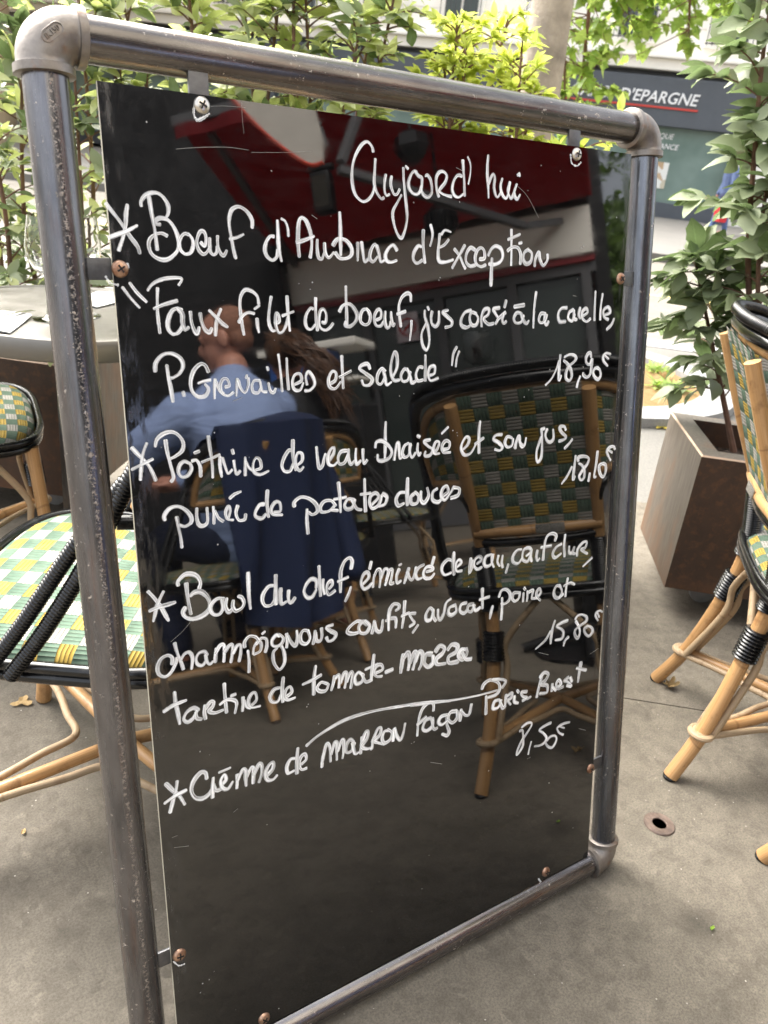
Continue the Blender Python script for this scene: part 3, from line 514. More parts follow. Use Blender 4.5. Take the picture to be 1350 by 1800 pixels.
('deveau','54 -1905,-2012 -1942,-2016 -2004,-1942 -2037,-1852 -2010,-1782 -1936,-1773 -1889,-1849;57 -1885,-2130 -1890,-1997 -1887,-1889 -1861,-1778;49 -1844,-1830 -1775,-1877 -1772,-1958 -1824,-1977 -1856,-1913 -1852,-1817 -1809,-1765 -1762,-1800;56 -1576,-2019 -1568,-1895 -1548,-1769 -1501,-1791 -1475,-1885 -1458,-1924;53 -1413,-1837 -1348,-1913 -1338,-1988 -1386,-1972 -1428,-1880 -1414,-1795 -1352,-1774 -1303,-1803;54 -1155,-1934 -1236,-1929 -1278,-1864 -1264,-1785 -1191,-1791 -1141,-1877;52 -1131,-1946 -1133,-1834 -1102,-1760 -1052,-1797;52 -1025,-1942 -1035,-1837 -1020,-1751 -962,-1787;52 -926,-1925 -928,-1826 -913,-1746 -870,-1784'),
('braisee','53 -583,-2233 -591,-2077 -593,-1920 -599,-1776;60 -742,-1935 -725,-1997 -640,-2003 -554,-1945 -495,-1852 -538,-1776 -642,-1751 -702,-1772 -710,-1831;58 -460,-1746 -442,-1846 -416,-1945 -389,-1943 -381,-1840 -372,-1751 -310,-1788;52 -239,-1935 -301,-1905 -337,-1821 -310,-1759 -239,-1781 -203,-1910;52 -212,-1925 -221,-1823 -185,-1745 -131,-1799;53 -87,-1913 -95,-1825 -68,-1763 -41,-1789;55 -96,-2017 -60,-1999;53 105,-1946 13,-1933 69,-1868 143,-1815 107,-1744 24,-1745 33,-1797;54 153,-1769 218,-1808 254,-1894 198,-1907 162,-1828 181,-1759 256,-1751;58 293,-1800 407,-1803 425,-1878 358,-1907 302,-1844 322,-1759 436,-1747;51 300,-2010 403,-2083;56 639,-1749 736,-1816 764,-1891 714,-1926 647,-1856 629,-1765 690,-1682 798,-1701 875,-1802;60 947,-2113 931,-1968 939,-1687;50 865,-1811 1014,-1882;62 1341,-1899 1238,-1901 1188,-1850 1283,-1794 1359,-1722 1308,-1680 1224,-1704;59 1534,-1833 1448,-1857 1409,-1781 1454,-1713 1538,-1729 1556,-1815;56 1593,-1691 1621,-1777 1661,-1853 1687,-1754 1765,-1698'),
('jusprice','56 1605,-1680 1625,-1774 1677,-1852 1689,-1768 1724,-1692 1780,-1711 1803,-1805;63 2089,-1899 2155,-1911;63 2098,-1886 2112,-1788 2121,-1628 2111,-1493 2056,-1438 2021,-1479 2022,-1613 2095,-1789;63 2206,-1895 2177,-1818 2215,-1729 2284,-1704 2341,-1754 2325,-1878;65 2583,-1855 2545,-1908 2459,-1903 2499,-1826 2590,-1755 2558,-1714 2455,-1699;60 2734,-1698 2668,-1635 2584,-1581;61 2826,-1441 2807,-1277 2794,-1092 2827,-1127;51 2754,-1283 2665,-1153 2557,-1051;65 2882,-1359 2878,-1410 2986,-1418 3098,-1380 3086,-1297 2984,-1205 2917,-1123 2958,-1059 3020,-1084 3021,-1201 2960,-1286 2894,-1319;72 3145,-1134 3126,-1025;63 3298,-1456 3282,-1275 3251,-1082 3290,-1064;70 3443,-1257 3351,-1228 3380,-1106 3451,-1044 3502,-1118 3493,-1225 3424,-1259;64 3682,-1455 3649,-1498 3554,-1495 3503,-1435 3548,-1351 3591,-1293;54 3539,-1457 3619,-1409'),
('puree','56 -3463,-1415 -3466,-1466 -3404,-1533 -3314,-1545 -3228,-1495 -3169,-1409 -3173,-1345 -3241,-1310 -3304,-1333;49 -3329,-1427 -3318,-1316 -3301,-1184 -3296,-1079;55 -3098,-1489 -3105,-1386 -3084,-1305 -3032,-1284 -2983,-1328 -2980,-1478;48 -2906,-1481 -2905,-1382 -2911,-1291;48 -2889,-1432 -2853,-1348 -2802,-1301;48 -2731,-1330 -2706,-1406 -2724,-1461 -2762,-1401 -2746,-1319 -2678,-1295;52 -2614,-1452 -2639,-1369 -2609,-1285 -2539,-1281 -2522,-1338;46 -2705,-1551 -2648,-1589 -2570,-1611;56 -2289,-1426 -2347,-1421 -2401,-1347 -2396,-1293 -2326,-1262 -2273,-1301;56 -2238,-1581 -2251,-1461 -2248,-1366 -2238,-1269;54 -2163,-1306 -2082,-1314 -2085,-1411 -2143,-1426 -2197,-1359 -2179,-1287 -2061,-1263'),
('patatesdouces','61 -1894,-1343 -1892,-1394 -1807,-1441 -1695,-1409 -1603,-1327 -1586,-1239 -1654,-1206 -1701,-1238;58 -1728,-1277 -1733,-1140 -1725,-982;59 -1332,-1272 -1390,-1341 -1487,-1346 -1546,-1285 -1529,-1222 -1432,-1216 -1362,-1259;59 -1392,-1228 -1304,-1206;59 -1286,-1553 -1271,-1368 -1265,-1183;52 -1350,-1353 -1181,-1356;60 -1072,-1306 -1152,-1326 -1203,-1262 -1175,-1205 -1094,-1211 -1052,-1303;61 -1092,-1308 -1033,-1194 -962,-1165;61 -909,-1549 -908,-1354 -900,-1138;54 -969,-1363 -825,-1361;62 -795,-1213 -700,-1290 -741,-1350 -815,-1324 -837,-1237 -796,-1159 -701,-1191 -658,-1303;63 -636,-1327 -573,-1273 -606,-1187 -691,-1171;64 -291,-1299 -379,-1302 -433,-1226 -401,-1139 -313,-1154;69 -251,-1478 -258,-1304 -258,-1128;65 -136,-1269 -203,-1223 -191,-1137 -102,-1134 -80,-1224 -136,-1278;66 -35,-1274 -34,-1162 23,-1117 90,-1201 67,-1308;63 228,-1277 159,-1239 160,-1135 253,-1094 323,-1151;64 334,-1168 416,-1215 391,-1294 321,-1265 299,-1173 359,-1108 452,-1191 510,-1269;69 522,-1258 606,-1228 584,-1144 465,-1122'),
('bowl','57 -3706,-649 -3641,-553 -3581,-446 -3533,-329 -3508,-270;53 -3540,-614 -3585,-542 -3631,-457 -3655,-368 -3677,-302;58 -3707,-427 -3615,-448 -3512,-455 -3419,-465;66 -3371,-657 -3367,-703 -3293,-760 -3212,-756 -3144,-713 -3113,-635 -3129,-578;59 -3277,-656 -3274,-536 -3264,-414 -3249,-289;69 -3235,-504 -3191,-531 -3120,-528 -3052,-465 -3015,-372 -3032,-290 -3115,-235 -3224,-223 -3305,-259 -3336,-321 -3308,-375;61 -2848,-386 -2921,-401 -2992,-355 -3014,-286 -2975,-222 -2908,-213 -2861,-277 -2867,-378;62 -2811,-378 -2829,-283 -2796,-213 -2744,-239;58 -2732,-336 -2742,-264 -2708,-206 -2630,-227 -2601,-284 -2623,-351 -2666,-379;63 -2529,-636 -2532,-507 -2534,-345 -2522,-197'),
('duchef','60 -2209,-415 -2276,-416 -2345,-341 -2362,-256 -2326,-185 -2247,-180 -2190,-245;73 -2175,-535 -2183,-397 -2189,-271 -2186,-180;66 -2118,-358 -2129,-258 -2113,-164 -2051,-177;61 -2011,-311 -2021,-235 -2010,-168 -1976,-161 -1933,-204;62 -1636,-273 -1633,-365 -1703,-398 -1775,-341 -1806,-256 -1766,-175 -1696,-167 -1637,-247;63 -1585,-539 -1582,-394 -1575,-155;58 -1533,-358 -1536,-253 -1517,-169;56 -1450,-222 -1405,-266 -1418,-322 -1470,-293 -1486,-216 -1459,-144 -1371,-179;65 -1128,-426 -1111,-517 -1147,-570 -1222,-537 -1276,-428 -1287,-283 -1290,-149;56 -1324,-290 -1175,-321;51 -1133,-178 -1165,-96 -1219,-6;61 -958,-177 -865,-254 -879,-325 -941,-310 -981,-209 -944,-119 -882,-120 -819,-163;55 -823,-457 -848,-367'),
('emincede','53 -847,-142 -815,-170;53 -775,-273 -792,-193 -800,-112;56 -775,-259 -736,-327 -689,-325 -682,-227 -699,-92;56 -682,-199 -626,-313 -570,-302 -579,-193 -612,-102;57 -595,-154 -546,-284 -498,-289 -515,-180 -532,-107 -483,-104;63 -386,-274 -426,-191 -419,-91 -362,-108;51 -386,-330 -353,-338;61 -231,-259 -263,-174 -305,-69;61 -255,-214 -222,-123 -181,-87 -139,-150 -115,-251;62 11,-263 -73,-236 -123,-161 -89,-83 -22,-84;63 63,-154 165,-163 147,-209 62,-218 12,-149 38,-72 132,-54 191,-100;60 189,-338 156,-244;64 504,-230 424,-259 337,-203 321,-119 374,-50 480,-59;71 528,-342 522,-197 534,-27;55 586,-127 657,-173 620,-224 567,-175 578,-70 668,-53;60 837,-199 821,-98 815,5 859,-61 866,-164;60 950,-104 1032,-148 984,-202 911,-170 895,-84 952,-21 1036,-35;64 1207,-190 1113,-177 1078,-93 1118,-33 1212,-53 1245,-183;61 1226,-187 1220,-82 1261,1;58 1342,-151 1326,-63 1367,6;59 1429,-135 1414,-31 1436,42;49 1542,15 1498,138'),
('oeufdur','63 1791,-163 1702,-163 1626,-85 1640,3 1741,37 1817,-35;64 1897,-51 1986,-98 1953,-158 1852,-160 1815,-82 1829,-1 1922,39 1978,-52;61 1995,-128 1980,-21 2004,54;62 2109,-92 2093,-1 2118,67 2158,43;66 2469,-188 2486,-264 2398,-310 2295,-280 2251,-146 2232,72;55 2190,-125 2399,-117;63 2613,-108 2498,-72 2439,14 2486,86 2612,44;71 2684,-240 2669,-74 2691,99;64 2780,-39 2787,59 2854,79;61 2892,-12 2864,73 2921,99;62 2969,141 2983,29 3089,-51 3168,-46 3141,40 3052,57 3194,148;59 3303,234 3205,291 3118,341'),
('champignons','55 -3503,256 -3498,183 -3547,140 -3624,163 -3671,248 -3661,337 -3595,386 -3522,350 -3462,254 -3446,197;55 -3457,16 -3436,138 -3398,271 -3380,351;53 -3401,233 -3355,171 -3295,167 -3264,244 -3285,370;49 -3088,251 -3122,199 -3189,207 -3223,267 -3210,333 -3150,361 -3097,299;50 -3106,247 -3099,324 -3065,371 -3026,349;57 -2974,204 -2984,278 -2996,364;58 -2983,253 -2928,178 -2878,178 -2878,279 -2890,385;56 -2871,268 -2816,206 -2772,204 -2778,305 -2803,414;56 -2771,306 -2716,231 -2671,235 -2676,330 -2701,428;54 -2621,267 -2618,203 -2556,148 -2479,173 -2442,221;55 -2579,329 -2572,461 -2580,603;52 -2503,394 -2422,369 -2405,282 -2443,246 -2498,297 -2516,384;55 -2470,265 -2401,211 -2336,240 -2333,325 -2357,398;47 -2385,156 -2351,138;56 -2165,240 -2205,217 -2262,269 -2258,336 -2198,364 -2135,340 -2112,279 -2164,214;54 -2143,364 -2106,467 -2105,601 -2170,678 -2223,624 -2253,536 -2249,431 -2199,390;59 -2062,238 -2059,332 -2069,409;60 -2043,269 -2005,358 -1951,418 -1920,339 -1923,231;61 -1762,270 -1832,246 -1877,309 -1866,393 -1796,430 -1744,368 -1769,261;61 -1670,291 -1680,384 -1704,453;62 -1663,320 -1652,418 -1602,444 -1571,383 -1575,280;65 -1414,270 -1502,283 -1445,344 -1372,403 -1404,464 -1478,474 -1506,419'),
('confits','66 -980,335 -1049,304 -1162,356 -1197,418 -1121,460 -1034,464;66 -893,387 -962,331 -1024,388 -1000,473 -912,493 -858,411 -927,324;64 -787,364 -796,441 -824,522;64 -778,382 -753,499 -681,524 -653,378;72 -397,267 -396,219 -479,193 -543,259 -562,399 -563,536;62 -598,399 -516,385 -443,410 -444,531;55 -443,289 -397,275;63 -298,192 -313,374 -342,555;52 -351,390 -229,369;56 -125,400 -220,387 -182,469 -144,535 -220,567;61 -77,584 -163,671;68 184,436 125,381 57,457 67,543 145,544 183,419;65 184,427 184,519 224,587;66 262,436 263,537 304,588 362,509 400,366 480,324;70 552,432 462,446 443,527 504,566 584,524 562,418;68 768,445 675,450 656,540 729,590 791,552;65 894,489 810,488 791,561 865,595 915,511;65 894,498 938,594 1022,569;73 1057,291 1061,439 1066,587;58 1008,445 1190,440'),
('poireet','63 1267,603 1240,675 1215,779;67 1379,479 1425,395 1523,399 1596,485 1579,576 1492,612 1432,591;64 1439,515 1444,657 1432,844;68 1766,496 1665,483 1638,557 1691,615 1770,585 1786,493;65 1859,524 1854,650;61 1875,448 1897,476;62 1950,510 1945,621 1937,660;62 1971,531 2053,516 2046,578 2039,641 2102,655;63 2123,659 2214,597 2189,519 2138,549 2132,629 2210,710;68 2629,568 2541,550 2493,639 2531,729 2619,747 2668,658 2606,547;65 2619,756 2704,715;69 2787,476 2764,612 2756,759;58 2707,584 2849,562 2941,606'),
('tartine','60 -3501,606 -3498,741 -3480,875 -3469,1008;55 -3642,805 -3532,760 -3376,741;59 -3236,905 -3295,859 -3380,891 -3419,966 -3374,1016 -3304,987 -3257,914;54 -3272,924 -3263,999 -3209,1030;60 -3157,871 -3169,955 -3161,1038;60 -3153,916 -3085,848 -3044,860 -3061,914 -3106,959 -3038,1002 -2937,995;64 -2901,667 -2900,843 -2894,1038;55 -2968,912 -2887,877 -2802,902 -2761,958 -2789,1077;47 -2827,842 -2769,837;59 -2677,908 -2682,996 -2693,1076;54 -2665,956 -2632,1041 -2589,1077;54 -2572,1044 -2502,989 -2512,895 -2565,895 -2606,973 -2574,1066 -2461,1084;61 -2192,918 -2262,921 -2319,996 -2299,1071 -2223,1093 -2173,1023;65 -2132,797 -2154,951 -2153,1114;56 -2096,1061 -2023,1020 -2044,944 -2100,967 -2127,1052 -2082,1111 -1986,1108;64 -1673,766 -1702,934 -1714,1145;57 -1863,963 -1737,943 -1599,906;61 -1514,1051 -1602,1008 -1663,1066 -1625,1123 -1537,1139 -1495,1066;66 -1403,978 -1425,1067 -1457,1152;66 -1393,1000 -1342,976 -1334,1054 -1346,1146;63 -1314,1097 -1261,979 -1220,990 -1232,1082 -1255,1181;63 -1223,1104 -1159,988 -1128,1015 -1140,1107 -1163,1207;64 -973,1076 -1045,1018 -1098,1080 -1079,1172 -995,1167 -962,1079;65 -983,1073 -932,1184 -837,1181;65 -800,833 -824,1000 -847,1169;57 -930,1011 -738,984;66 -771,1101 -663,1082 -684,1008 -760,1007 -803,1073 -761,1153 -675,1176'),
('mozza','71 -609,1135 -500,1125;84 -321,955 -344,1068 -366,1201;85 -310,997 -243,945 -220,1060 -243,1194;85 -209,1103 -141,971 -106,1000 -129,1104 -163,1205;82 -118,1107 -61,981 -3,1026 -14,1154 -60,1233;87 160,1067 67,1054 33,1166 103,1245 185,1206 184,1104;88 231,1045 301,981 385,1033 350,1106 244,1160 257,1245 401,1273;90 446,1068 517,1014 616,1059 593,1146 460,1185 473,1281 633,1302;87 766,1148 679,1137 643,1222 719,1293 792,1218 778,1141;83 704,1175 769,1296 870,1322'),
('prixc','64 2554,1123 2510,1230 2488,1348 2481,1481;51 2462,1274 2374,1388 2263,1450 2166,1493;68 2830,1180 2712,1187 2597,1222 2705,1298 2754,1377 2715,1459 2582,1449;66 2865,1467 2793,1512 2768,1586;67 3014,1233 3082,1329 3121,1442 3082,1536 3016,1474 3010,1381 3128,1328 3248,1287 3251,1218 3161,1158 3054,1146 2997,1195;68 3302,1386 3227,1421 3265,1511 3347,1566 3422,1513 3400,1438 3318,1384;55 3627,1216 3568,1180 3490,1191 3471,1245 3534,1341;41 3515,1208 3561,1289'),
('creme','62 -3685,1708 -3615,1818 -3537,1925 -3482,2056;59 -3552,1725 -3574,1833 -3618,1957 -3664,2096;62 -3717,1951 -3593,1904 -3455,1877;70 -3194,1814 -3204,1739 -3261,1711 -3354,1788 -3391,1900 -3354,2009 -3269,2056 -3185,2032 -3129,1964;61 -3113,1835 -3128,1949 -3137,2090;62 -3111,1923 -3086,2012 -3027,2026;59 -3000,1963 -2951,1916 -2970,1845 -3020,1908 -3003,2010 -2936,2051 -2870,1978;49 -3035,1791 -2890,1778;66 -2804,1904 -2809,1984 -2821,2077;67 -2800,1970 -2731,1857 -2694,1894 -2699,1990 -2697,2089;64 -2683,1980 -2614,1873 -2585,1916 -2601,2091;64 -2588,1981 -2510,1861 -2472,1906 -2485,2017 -2522,2103;65 -2406,2045 -2330,1989 -2318,1902 -2375,1915 -2428,2004 -2409,2111 -2336,2137 -2277,2099;64 -2012,1948 -2079,1942 -2132,2024 -2120,2121 -2035,2117;71 -1970,1820 -1987,1973 -1994,2165;61 -1922,2063 -1852,2019 -1866,1938 -1927,1960 -1956,2052 -1925,2139 -1856,2146'),
('marron','59 -1841,1828 -1697,1753 -1492,1688 -1267,1643 -1019,1636 -729,1657 -392,1706 -3,1769 505,1882;64 -1595,2017 -1615,2093 -1626,2205;64 -1616,2126 -1568,1943 -1532,1897 -1500,1966 -1497,2167;64 -1485,2070 -1430,1922 -1395,1934 -1398,2049 -1401,2174;61 -1381,2055 -1325,1923 -1291,1935 -1294,2068 -1314,2179;66 -1133,2003 -1185,1952 -1248,2015 -1250,2116 -1171,2125 -1124,2022;63 -1151,2014 -1118,2177 -1055,2181;63 -1007,1976 -1017,2091 -1028,2207;67 -1017,2091 -951,1926 -906,1923 -926,2019 -1009,2111 -937,2169 -864,2176;64 -835,2066 -845,2182 -864,2193;68 -835,2100 -750,1939 -694,1939 -714,2036 -807,2092 -734,2150 -641,2198;65 -564,2015 -639,2008 -677,2099 -641,2181 -546,2159 -517,2064 -583,1992;65 -488,2021 -489,2108 -499,2192;66 -469,2010 -432,2144 -374,2215 -326,2125 -296,1995'),
('facon','67 201,1943 200,1848 128,1796 10,1855 -59,2021 -82,2245;67 -83,2077 70,2009;72 154,2045 59,2058 12,2169 84,2224 179,2180 190,2056;68 166,2070 204,2230 265,2238;73 446,2081 336,2079 288,2150 350,2211 447,2177;74 434,2088 448,2242 487,2362 451,2416 364,2366;74 620,2079 507,2067 472,2164 548,2241 634,2192 632,2083;75 707,2084 697,2167 686,2251;71 708,2106 786,2195 862,2196 897,2054;46 -199,1747 176,1816 591,1889 1023,1943 1392,1967;73 1099,1862 1136,1797 1253,1764 1415,1852 1446,1971 1368,2038 1209,2036;73 1306,1774 1467,1812 1563,1871 1499,1953;73 1181,2006 1185,2139 1185,2294;74 1438,2136 1345,2142 1321,2246 1429,2256 1480,2159;74 1452,2151 1512,2291 1565,2274;70 1586,2100 1576,2187 1565,2274;70 1601,2127 1695,2098 1685,2174 1617,2199 1676,2284;71 1754,2171 1758,2262 1829,2306;61 1805,2084 1835,2127;71 2005,2164 1892,2143 1923,2220 2010,2268 1926,2289;72 2026,2295 2096,2281;83 2312,2010 2263,2180 2227,2319;84 2283,2002 2366,1944 2456,1992 2403,2081 2304,2122 2438,2183 2445,2301 2298,2282;74 2557,2193 2549,2307;69 2560,2240 2639,2321;70 2666,2282 2754,2248 2704,2163 2648,2218 2699,2314 2804,2308;71 2917,2175 2828,2209 2907,2255 2990,2349 2895,2310;76 2963,2188 3000,2268;88 3187,1988 3161,2147 3142,2308;71 3093,2062 3318,2153;57 1894,2808 1951,2814 1971,2938 1970,3078 1910,3164 1848,3202 1865,3114 1945,2988 2054,2882 2136,2791 2133,2738 2046,2716 1934,2751;50 2150,3072 2119,3163 2095,3274;62 2568,2872 2448,2877 2318,2919 2411,3008 2484,3115 2436,3184 2333,3198 2229,3175;60 2509,3159 2466,3181 2516,3270 2610,3325 2683,3276 2708,3187 2659,3129 2567,3118 2494,3154;55 2995,2993 2878,2975 2756,2985 2713,3019 2764,3108 2860,3176;47 2756,2991 2884,3067'),
('scratches','12 -3068,-5162 -2816,-5200 -2507,-5228 -2279,-5221;9 -2254,-5201 -1854,-5236 -1541,-5275;9 -2338,-5671 -2339,-5537 -2328,-5375;9 -2755,-5586 -2485,-5617 -2296,-5622;11 -3265,-190 -3364,-103 -3503,-13;12 1464,-5137 1670,-5011 1888,-4754;13 -2603,-2635 -2493,-2665;15 477,-5265 585,-5234;19 2601,-3751 2670,-3743;22 2228,1569 2440,1661;24 3233,3185 3402,3270;22 2077,3350 2150,3344;23 3389,1893 3587,1842;14 -2886,2395 -2823,2364;14 -3667,2429 -3598,2427;15 -3644,2578 -3471,2627;20 155,2750 363,2850;13 -1556,-4618 -1485,-4580;24 1160,7163 1307,7187'),
]
RESIDUE = [[(-2851, -5585), (-2862, -5506), (-2830, -5452), (-2762, -5480), (-2699, -5524)], [(-3868, -3936), (-3829, -3878), (-3753, -3857)],
 [(2430, -5581), (2458, -5477), (2558, -5449), (2632, -5498)], [(-3646, -4063), (-3638, -4025)], [(-3770, 4129), (-3711, 4219), (-3639, 4232)], [(2452, 5732), (2524, 5842)]]
q = random.Random(3)
def stroke(mb, pts, wd, i, rag=.05):
    P = catmull([(x, 0, -v) for x, v in pts], 7); n = len(P); vo = q.uniform(0, 5); uo = q.uniform(0, .0); L = 0; b = None
    d0 = (P[0] - P[1]).normalized(); d1 = (P[-1] - P[-2]).normalized(); w2 = wd / 2
    P = [P[0] + d0 * w2 * .55] + P + [P[-1] + d1 * w2 * .55]; n = len(P); prev = None; ph = q.uniform(0, 6)
    for k in range(n):
        a = P[max(0, k - 1)]; c = P[min(n - 1, k + 1)]; t = (c - a).normalized(); N = Vector((-t.z, 0, t.x))
        e = 1.0 if 0 < k < n - 1 else q.uniform(.45, .8); j = (1 + q.uniform(-rag, rag)) * (1 + .16 * math.sin(ph + k * .23) - (.10 if k > n * .75 else 0))
        if k: L += (P[k] - P[k - 1]).length
        y = -(.0004 + (i % 5) * .00016 + k * 3e-6)
        i0 = mb.add([P[k] + N * w2 * e * j + Vector((0, y, 0)), P[k] - N * w2 * e * j + Vector((0, y, 0))])
        if prev is not None: mb.face((prev[0], prev[0] + 1, i0 + 1, i0), [(0, prev[1]), (1, prev[1]), (1, vo + L), (0, vo + L)])
        prev = (i0, vo + L)
for nm, s in WRITING:
    mb = MB()
    for i, st in enumerate(s.split(';')):
        wd, *pts = st.split(' '); pts = [tuple(int(c) / 1e4 for c in p.split(',')) for p in pts]
        if nm == 'scratches':
            sm = MB(); stroke(sm, pts, int(wd) / 1e4 * .28, i); sm.build('scratch', M_scr, panel, smooth=False)
        else: stroke(mb, pts, int(wd) / 1e4 * .88, i)
    if nm != 'scratches': mb.build('handwriting', M_ink, panel, smooth=False)
for i, pts in enumerate(RESIDUE):
    mb = MB(); stroke(mb, [(x / 1e4, v / 1e4) for x, v in pts], .0026, i, .5); mb.build('paint_smear', M_ink, panel, smooth=False)

# ------------------------------------------------------------ bistro armchairs
def supers(a, b, e, n):
    out = []
    for k in range(n):
        t = 2 * math.pi * k / n; c, s2 = math.cos(t), math.sin(t)
        out.append((a * math.copysign(abs(c) ** (2 / e), c), b * math.copysign(abs(s2) ** (2 / e), s2)))
    return out
GRP = 'woven cane bistro chairs on the terrace'
def make_chair(loc, rz, label):
    t = thing('bistro_chair', loc, rz, label, 'chair', GRP)
    # woven seat: gently crowned pad with rolled edge
    mb = MB(); A, B = .232, .215; N = 64; rings = [(0, .474), (.25, .4735), (.5, .472), (.72, .470), (.86, .467), (.94, .462), (.985, .452), (1.0, .440), (.985, .430)]
    ol = supers(1, 1, 3.6, N); ids = []
    for r, z in rings:
        ids.append(mb.add([(A * r * x * (1 + .06 * y), B * r * y, z) for x, y in ol]))
    def uvp(i, k):
        r, z = rings[i]; x, y = ol[k % N]; ex = (.470 - z) * .8 if z < .47 else 0
        return ((A * r * x + ex * x) / .035, (B * r * y + ex * y) / .025)
    for i in range(1, len(rings) - 1):
        for k in range(N):
            k2 = (k + 1) % N; mb.face((ids[i] + k, ids[i] + k2, ids[i + 1] + k2, ids[i + 1] + k), [uvp(i, k), uvp(i, k2), uvp(i + 1, k2), uvp(i + 1, k)])
    for k in range(N): k2 = (k + 1) % N; mb.face((ids[0], ids[1] + k, ids[1] + k2), [(0, 0), uvp(1, k), uvp(1, k2)])
    mb.face([ids[-1] + k for k in range(N)][::-1])
    mb.build('seat', M_weave, t)
    mb = MB(); rim = [(A * 1.035 * x * (1 + .06 * y), B * 1.035 * y, .432) for x, y in supers(1, 1, 3.6, 72)]; mb.tube(rim, .0095, 10, closed=True)
    mb.tube([(x * 1.012, y * 1.012, .449) for x, y, z in rim], .0085, 10, closed=True)
    seat_rim = mb.build('seat_rim', M_blk, t)
    post = lambda s: [(s * .183, -.292, .005), (s * .155, -.246, .13), (s * .128, -.208, .32), (s * .127, -.198, .45), (s * .13, -.217, .56), (s * .135, -.288, .71), (s * .14, -.362, .87)]
    front = lambda s: [(s * .232, .248, .005), (s * .212, .22, .2), (s * .196, .196, .43)]
    for s in (-1, 1):
        for P in (post(s), front(s)):
            mb = MB(); C = catmull(P, 6); mb.tube(C, [.0158 - .0015 * i / len(C) for i in range(len(C))], 16); mb.lathe([(.0135, 0), (.0152, .002), (.0152, .006), (.0135, .008)], 16, (P[0][0], P[0][1], 0), 1)
            leg = mb.build('leg', [M_tan, M_blk], t)
            i = 2 if P[0][1] < 0 else 1
            p = Vector(P[i]); d = (Vector(P[i + 1]) - Vector(P[i - 1])).normalized(); w2 = MB(); w2.wrap([p - d * .034, p, p + d * .034], .026, .0072, 16, .16); w2.build('binding', M_blk, leg)
    # rear posts are bound in black where they meet the seat
        mb = MB(); mb.wrap([(s * .128, -.203, .40), (s * .127, -.199, .45), (s * .13, -.216, .555)], .0215, .0052, 14); mb.build('post_binding', M_blk, t)
    # outer back hoop (smooth) and wound hoop over it, running down into the arms
    half = [(.256, -.13, .76), (.252, -.19, .835), (.222, -.27, .885), (.15, -.335, .902), (.07, -.362, .906)]
    hoop = [Vector(p) for p in half] + [Vector((0, -.367, .907))] + [Vector((-p[0], p[1], p[2])) for p in half[::-1]]
    armR = [Vector((.264, .045, .444)), Vector((.262, -.01, .53)), Vector((.259, -.075, .65))]; armL = [Vector((-p.x, p.y, p.z)) for p in armR]
    full = armR + hoop + armL[::-1]
    mb = MB(); mb.tube(catmull(hoop, 8), .0125, 14)
    mb.build('back_hoop', M_blk, t)
    mb = MB(); up = [p + Vector((0, -.008, .0235)) for p in hoop]; mb.wrap(armR + up + armL[::-1], .0112, .0054, 12); mb.build('wound_hoop', M_blk, t)
    for s in (-1, 1):
        a2 = [Vector((s * .264, .078, .446)), Vector((s * .263, .022, .53)), Vector((s * .258, -.05, .65)), Vector((s * .254, -.115, .745))]
        mb = MB(); mb.wrap(a2, .0108, .0054, 12); mb.build('arm', M_blk, t)
    inner = [Vector((s * .231, -.122, .70)) for s in (1,)] + [Vector((.238, -.155, .77)), Vector((.226, -.21, .83)), Vector((.195, -.275, .865)), (.13, -.325, .882), (.06, -.346, .885), (0, -.350, .886)]
    inner = [Vector(p) for p in inner]; inner = inner + [Vector((-p.x, p.y, p.z)) for p in inner[-2::-1]]
    mb = MB(); mb.tube(catmull(inner, 6), .0115, 12)
    for s in (-1, 1): mb.tube(catmull([(s * .231, -.122, .70), (s * .19, -.21, .70), (s * .137, -.281, .70)], 4), .0105, 12)
    mb.build('back_frame', M_tan, t)
    mb = MB(); lowrail = [(.138, -.232, .585), (0, -.242, .583), (-.138, -.232, .585)]; mb.tube(catmull(lowrail, 6), .0125, 14)
    rail = mb.build('back_rail', M_tan, t)
    mb = MB(); mb.box((-.03, -.2555, .585), (.062, .0016, .021), bev=.0005); mb.build('maker_plate', M_tag, rail)
    mb = MB(); side = [(.25, -.10, .686), (.215, -.17, .682), (.165, -.255, .682), (.14, -.265, .655), (.128, -.222, .585), (.115, -.225, .562), (0, -.236, .558)]
    side = [Vector(p) for p in side]; side = side + [Vector((-p.x, p.y, p.z)) for p in side[-2::-1]]; mb.tube(catmull(side, 6), .0098, 12); mb.build('lower_hoop', M_blk, t)
    # woven back: centre panel and two wings (bulged slightly, real thickness)
    def back(u, v, off):                                           # u: -1..1 across, v: height
        z = .585 + v * .30; y = -.225 - (z - .56) * .43; return Vector((u * (.121 + .006 * v), y + .012 * (1 - u * u) * math.sin(math.pi * v) + off, z))
    mb = MB(); mb.grid(lambda a, b: back(a * 2 - 1, b, -.004), 12, 12, us=8, vs=11); mb.grid(lambda a, b: back(a * 2 - 1, b, .004), 12, 12, us=8, vs=11, flip=True)
    ci = catmull(inner, 8)
    def wing(s, a, b, off):
        p0 = Vector((s * .231, -.122, .70)).lerp(Vector((s * .137, -.281, .70)), a); z_in = .70; k = a
        top = [q2 for q2 in ci if q2.x * s > .12]
        xs = s * (.237 - .1 * a); best = min(top, key=lambda q2: abs(q2.x - xs) + (0 if q2.z > .72 else .2))
        e = Vector((xs, best.y, best.z)); return p0.lerp(e, b) + Vector((s * off * .7, -off * .7, 0))
    for s in (-1, 1):
        mb.grid(lambda a, b: wing(s, a, b, .004), 8, 10, us=4, vs=7, flip=s > 0); mb.grid(lambda a, b: wing(s, a, b, -.004), 8, 10, us=4, vs=7, flip=s < 0)
    mb.build('woven_back', M_weave, t)
    # X stretcher with curved pale canes, leg rings and struts
    feet = {}
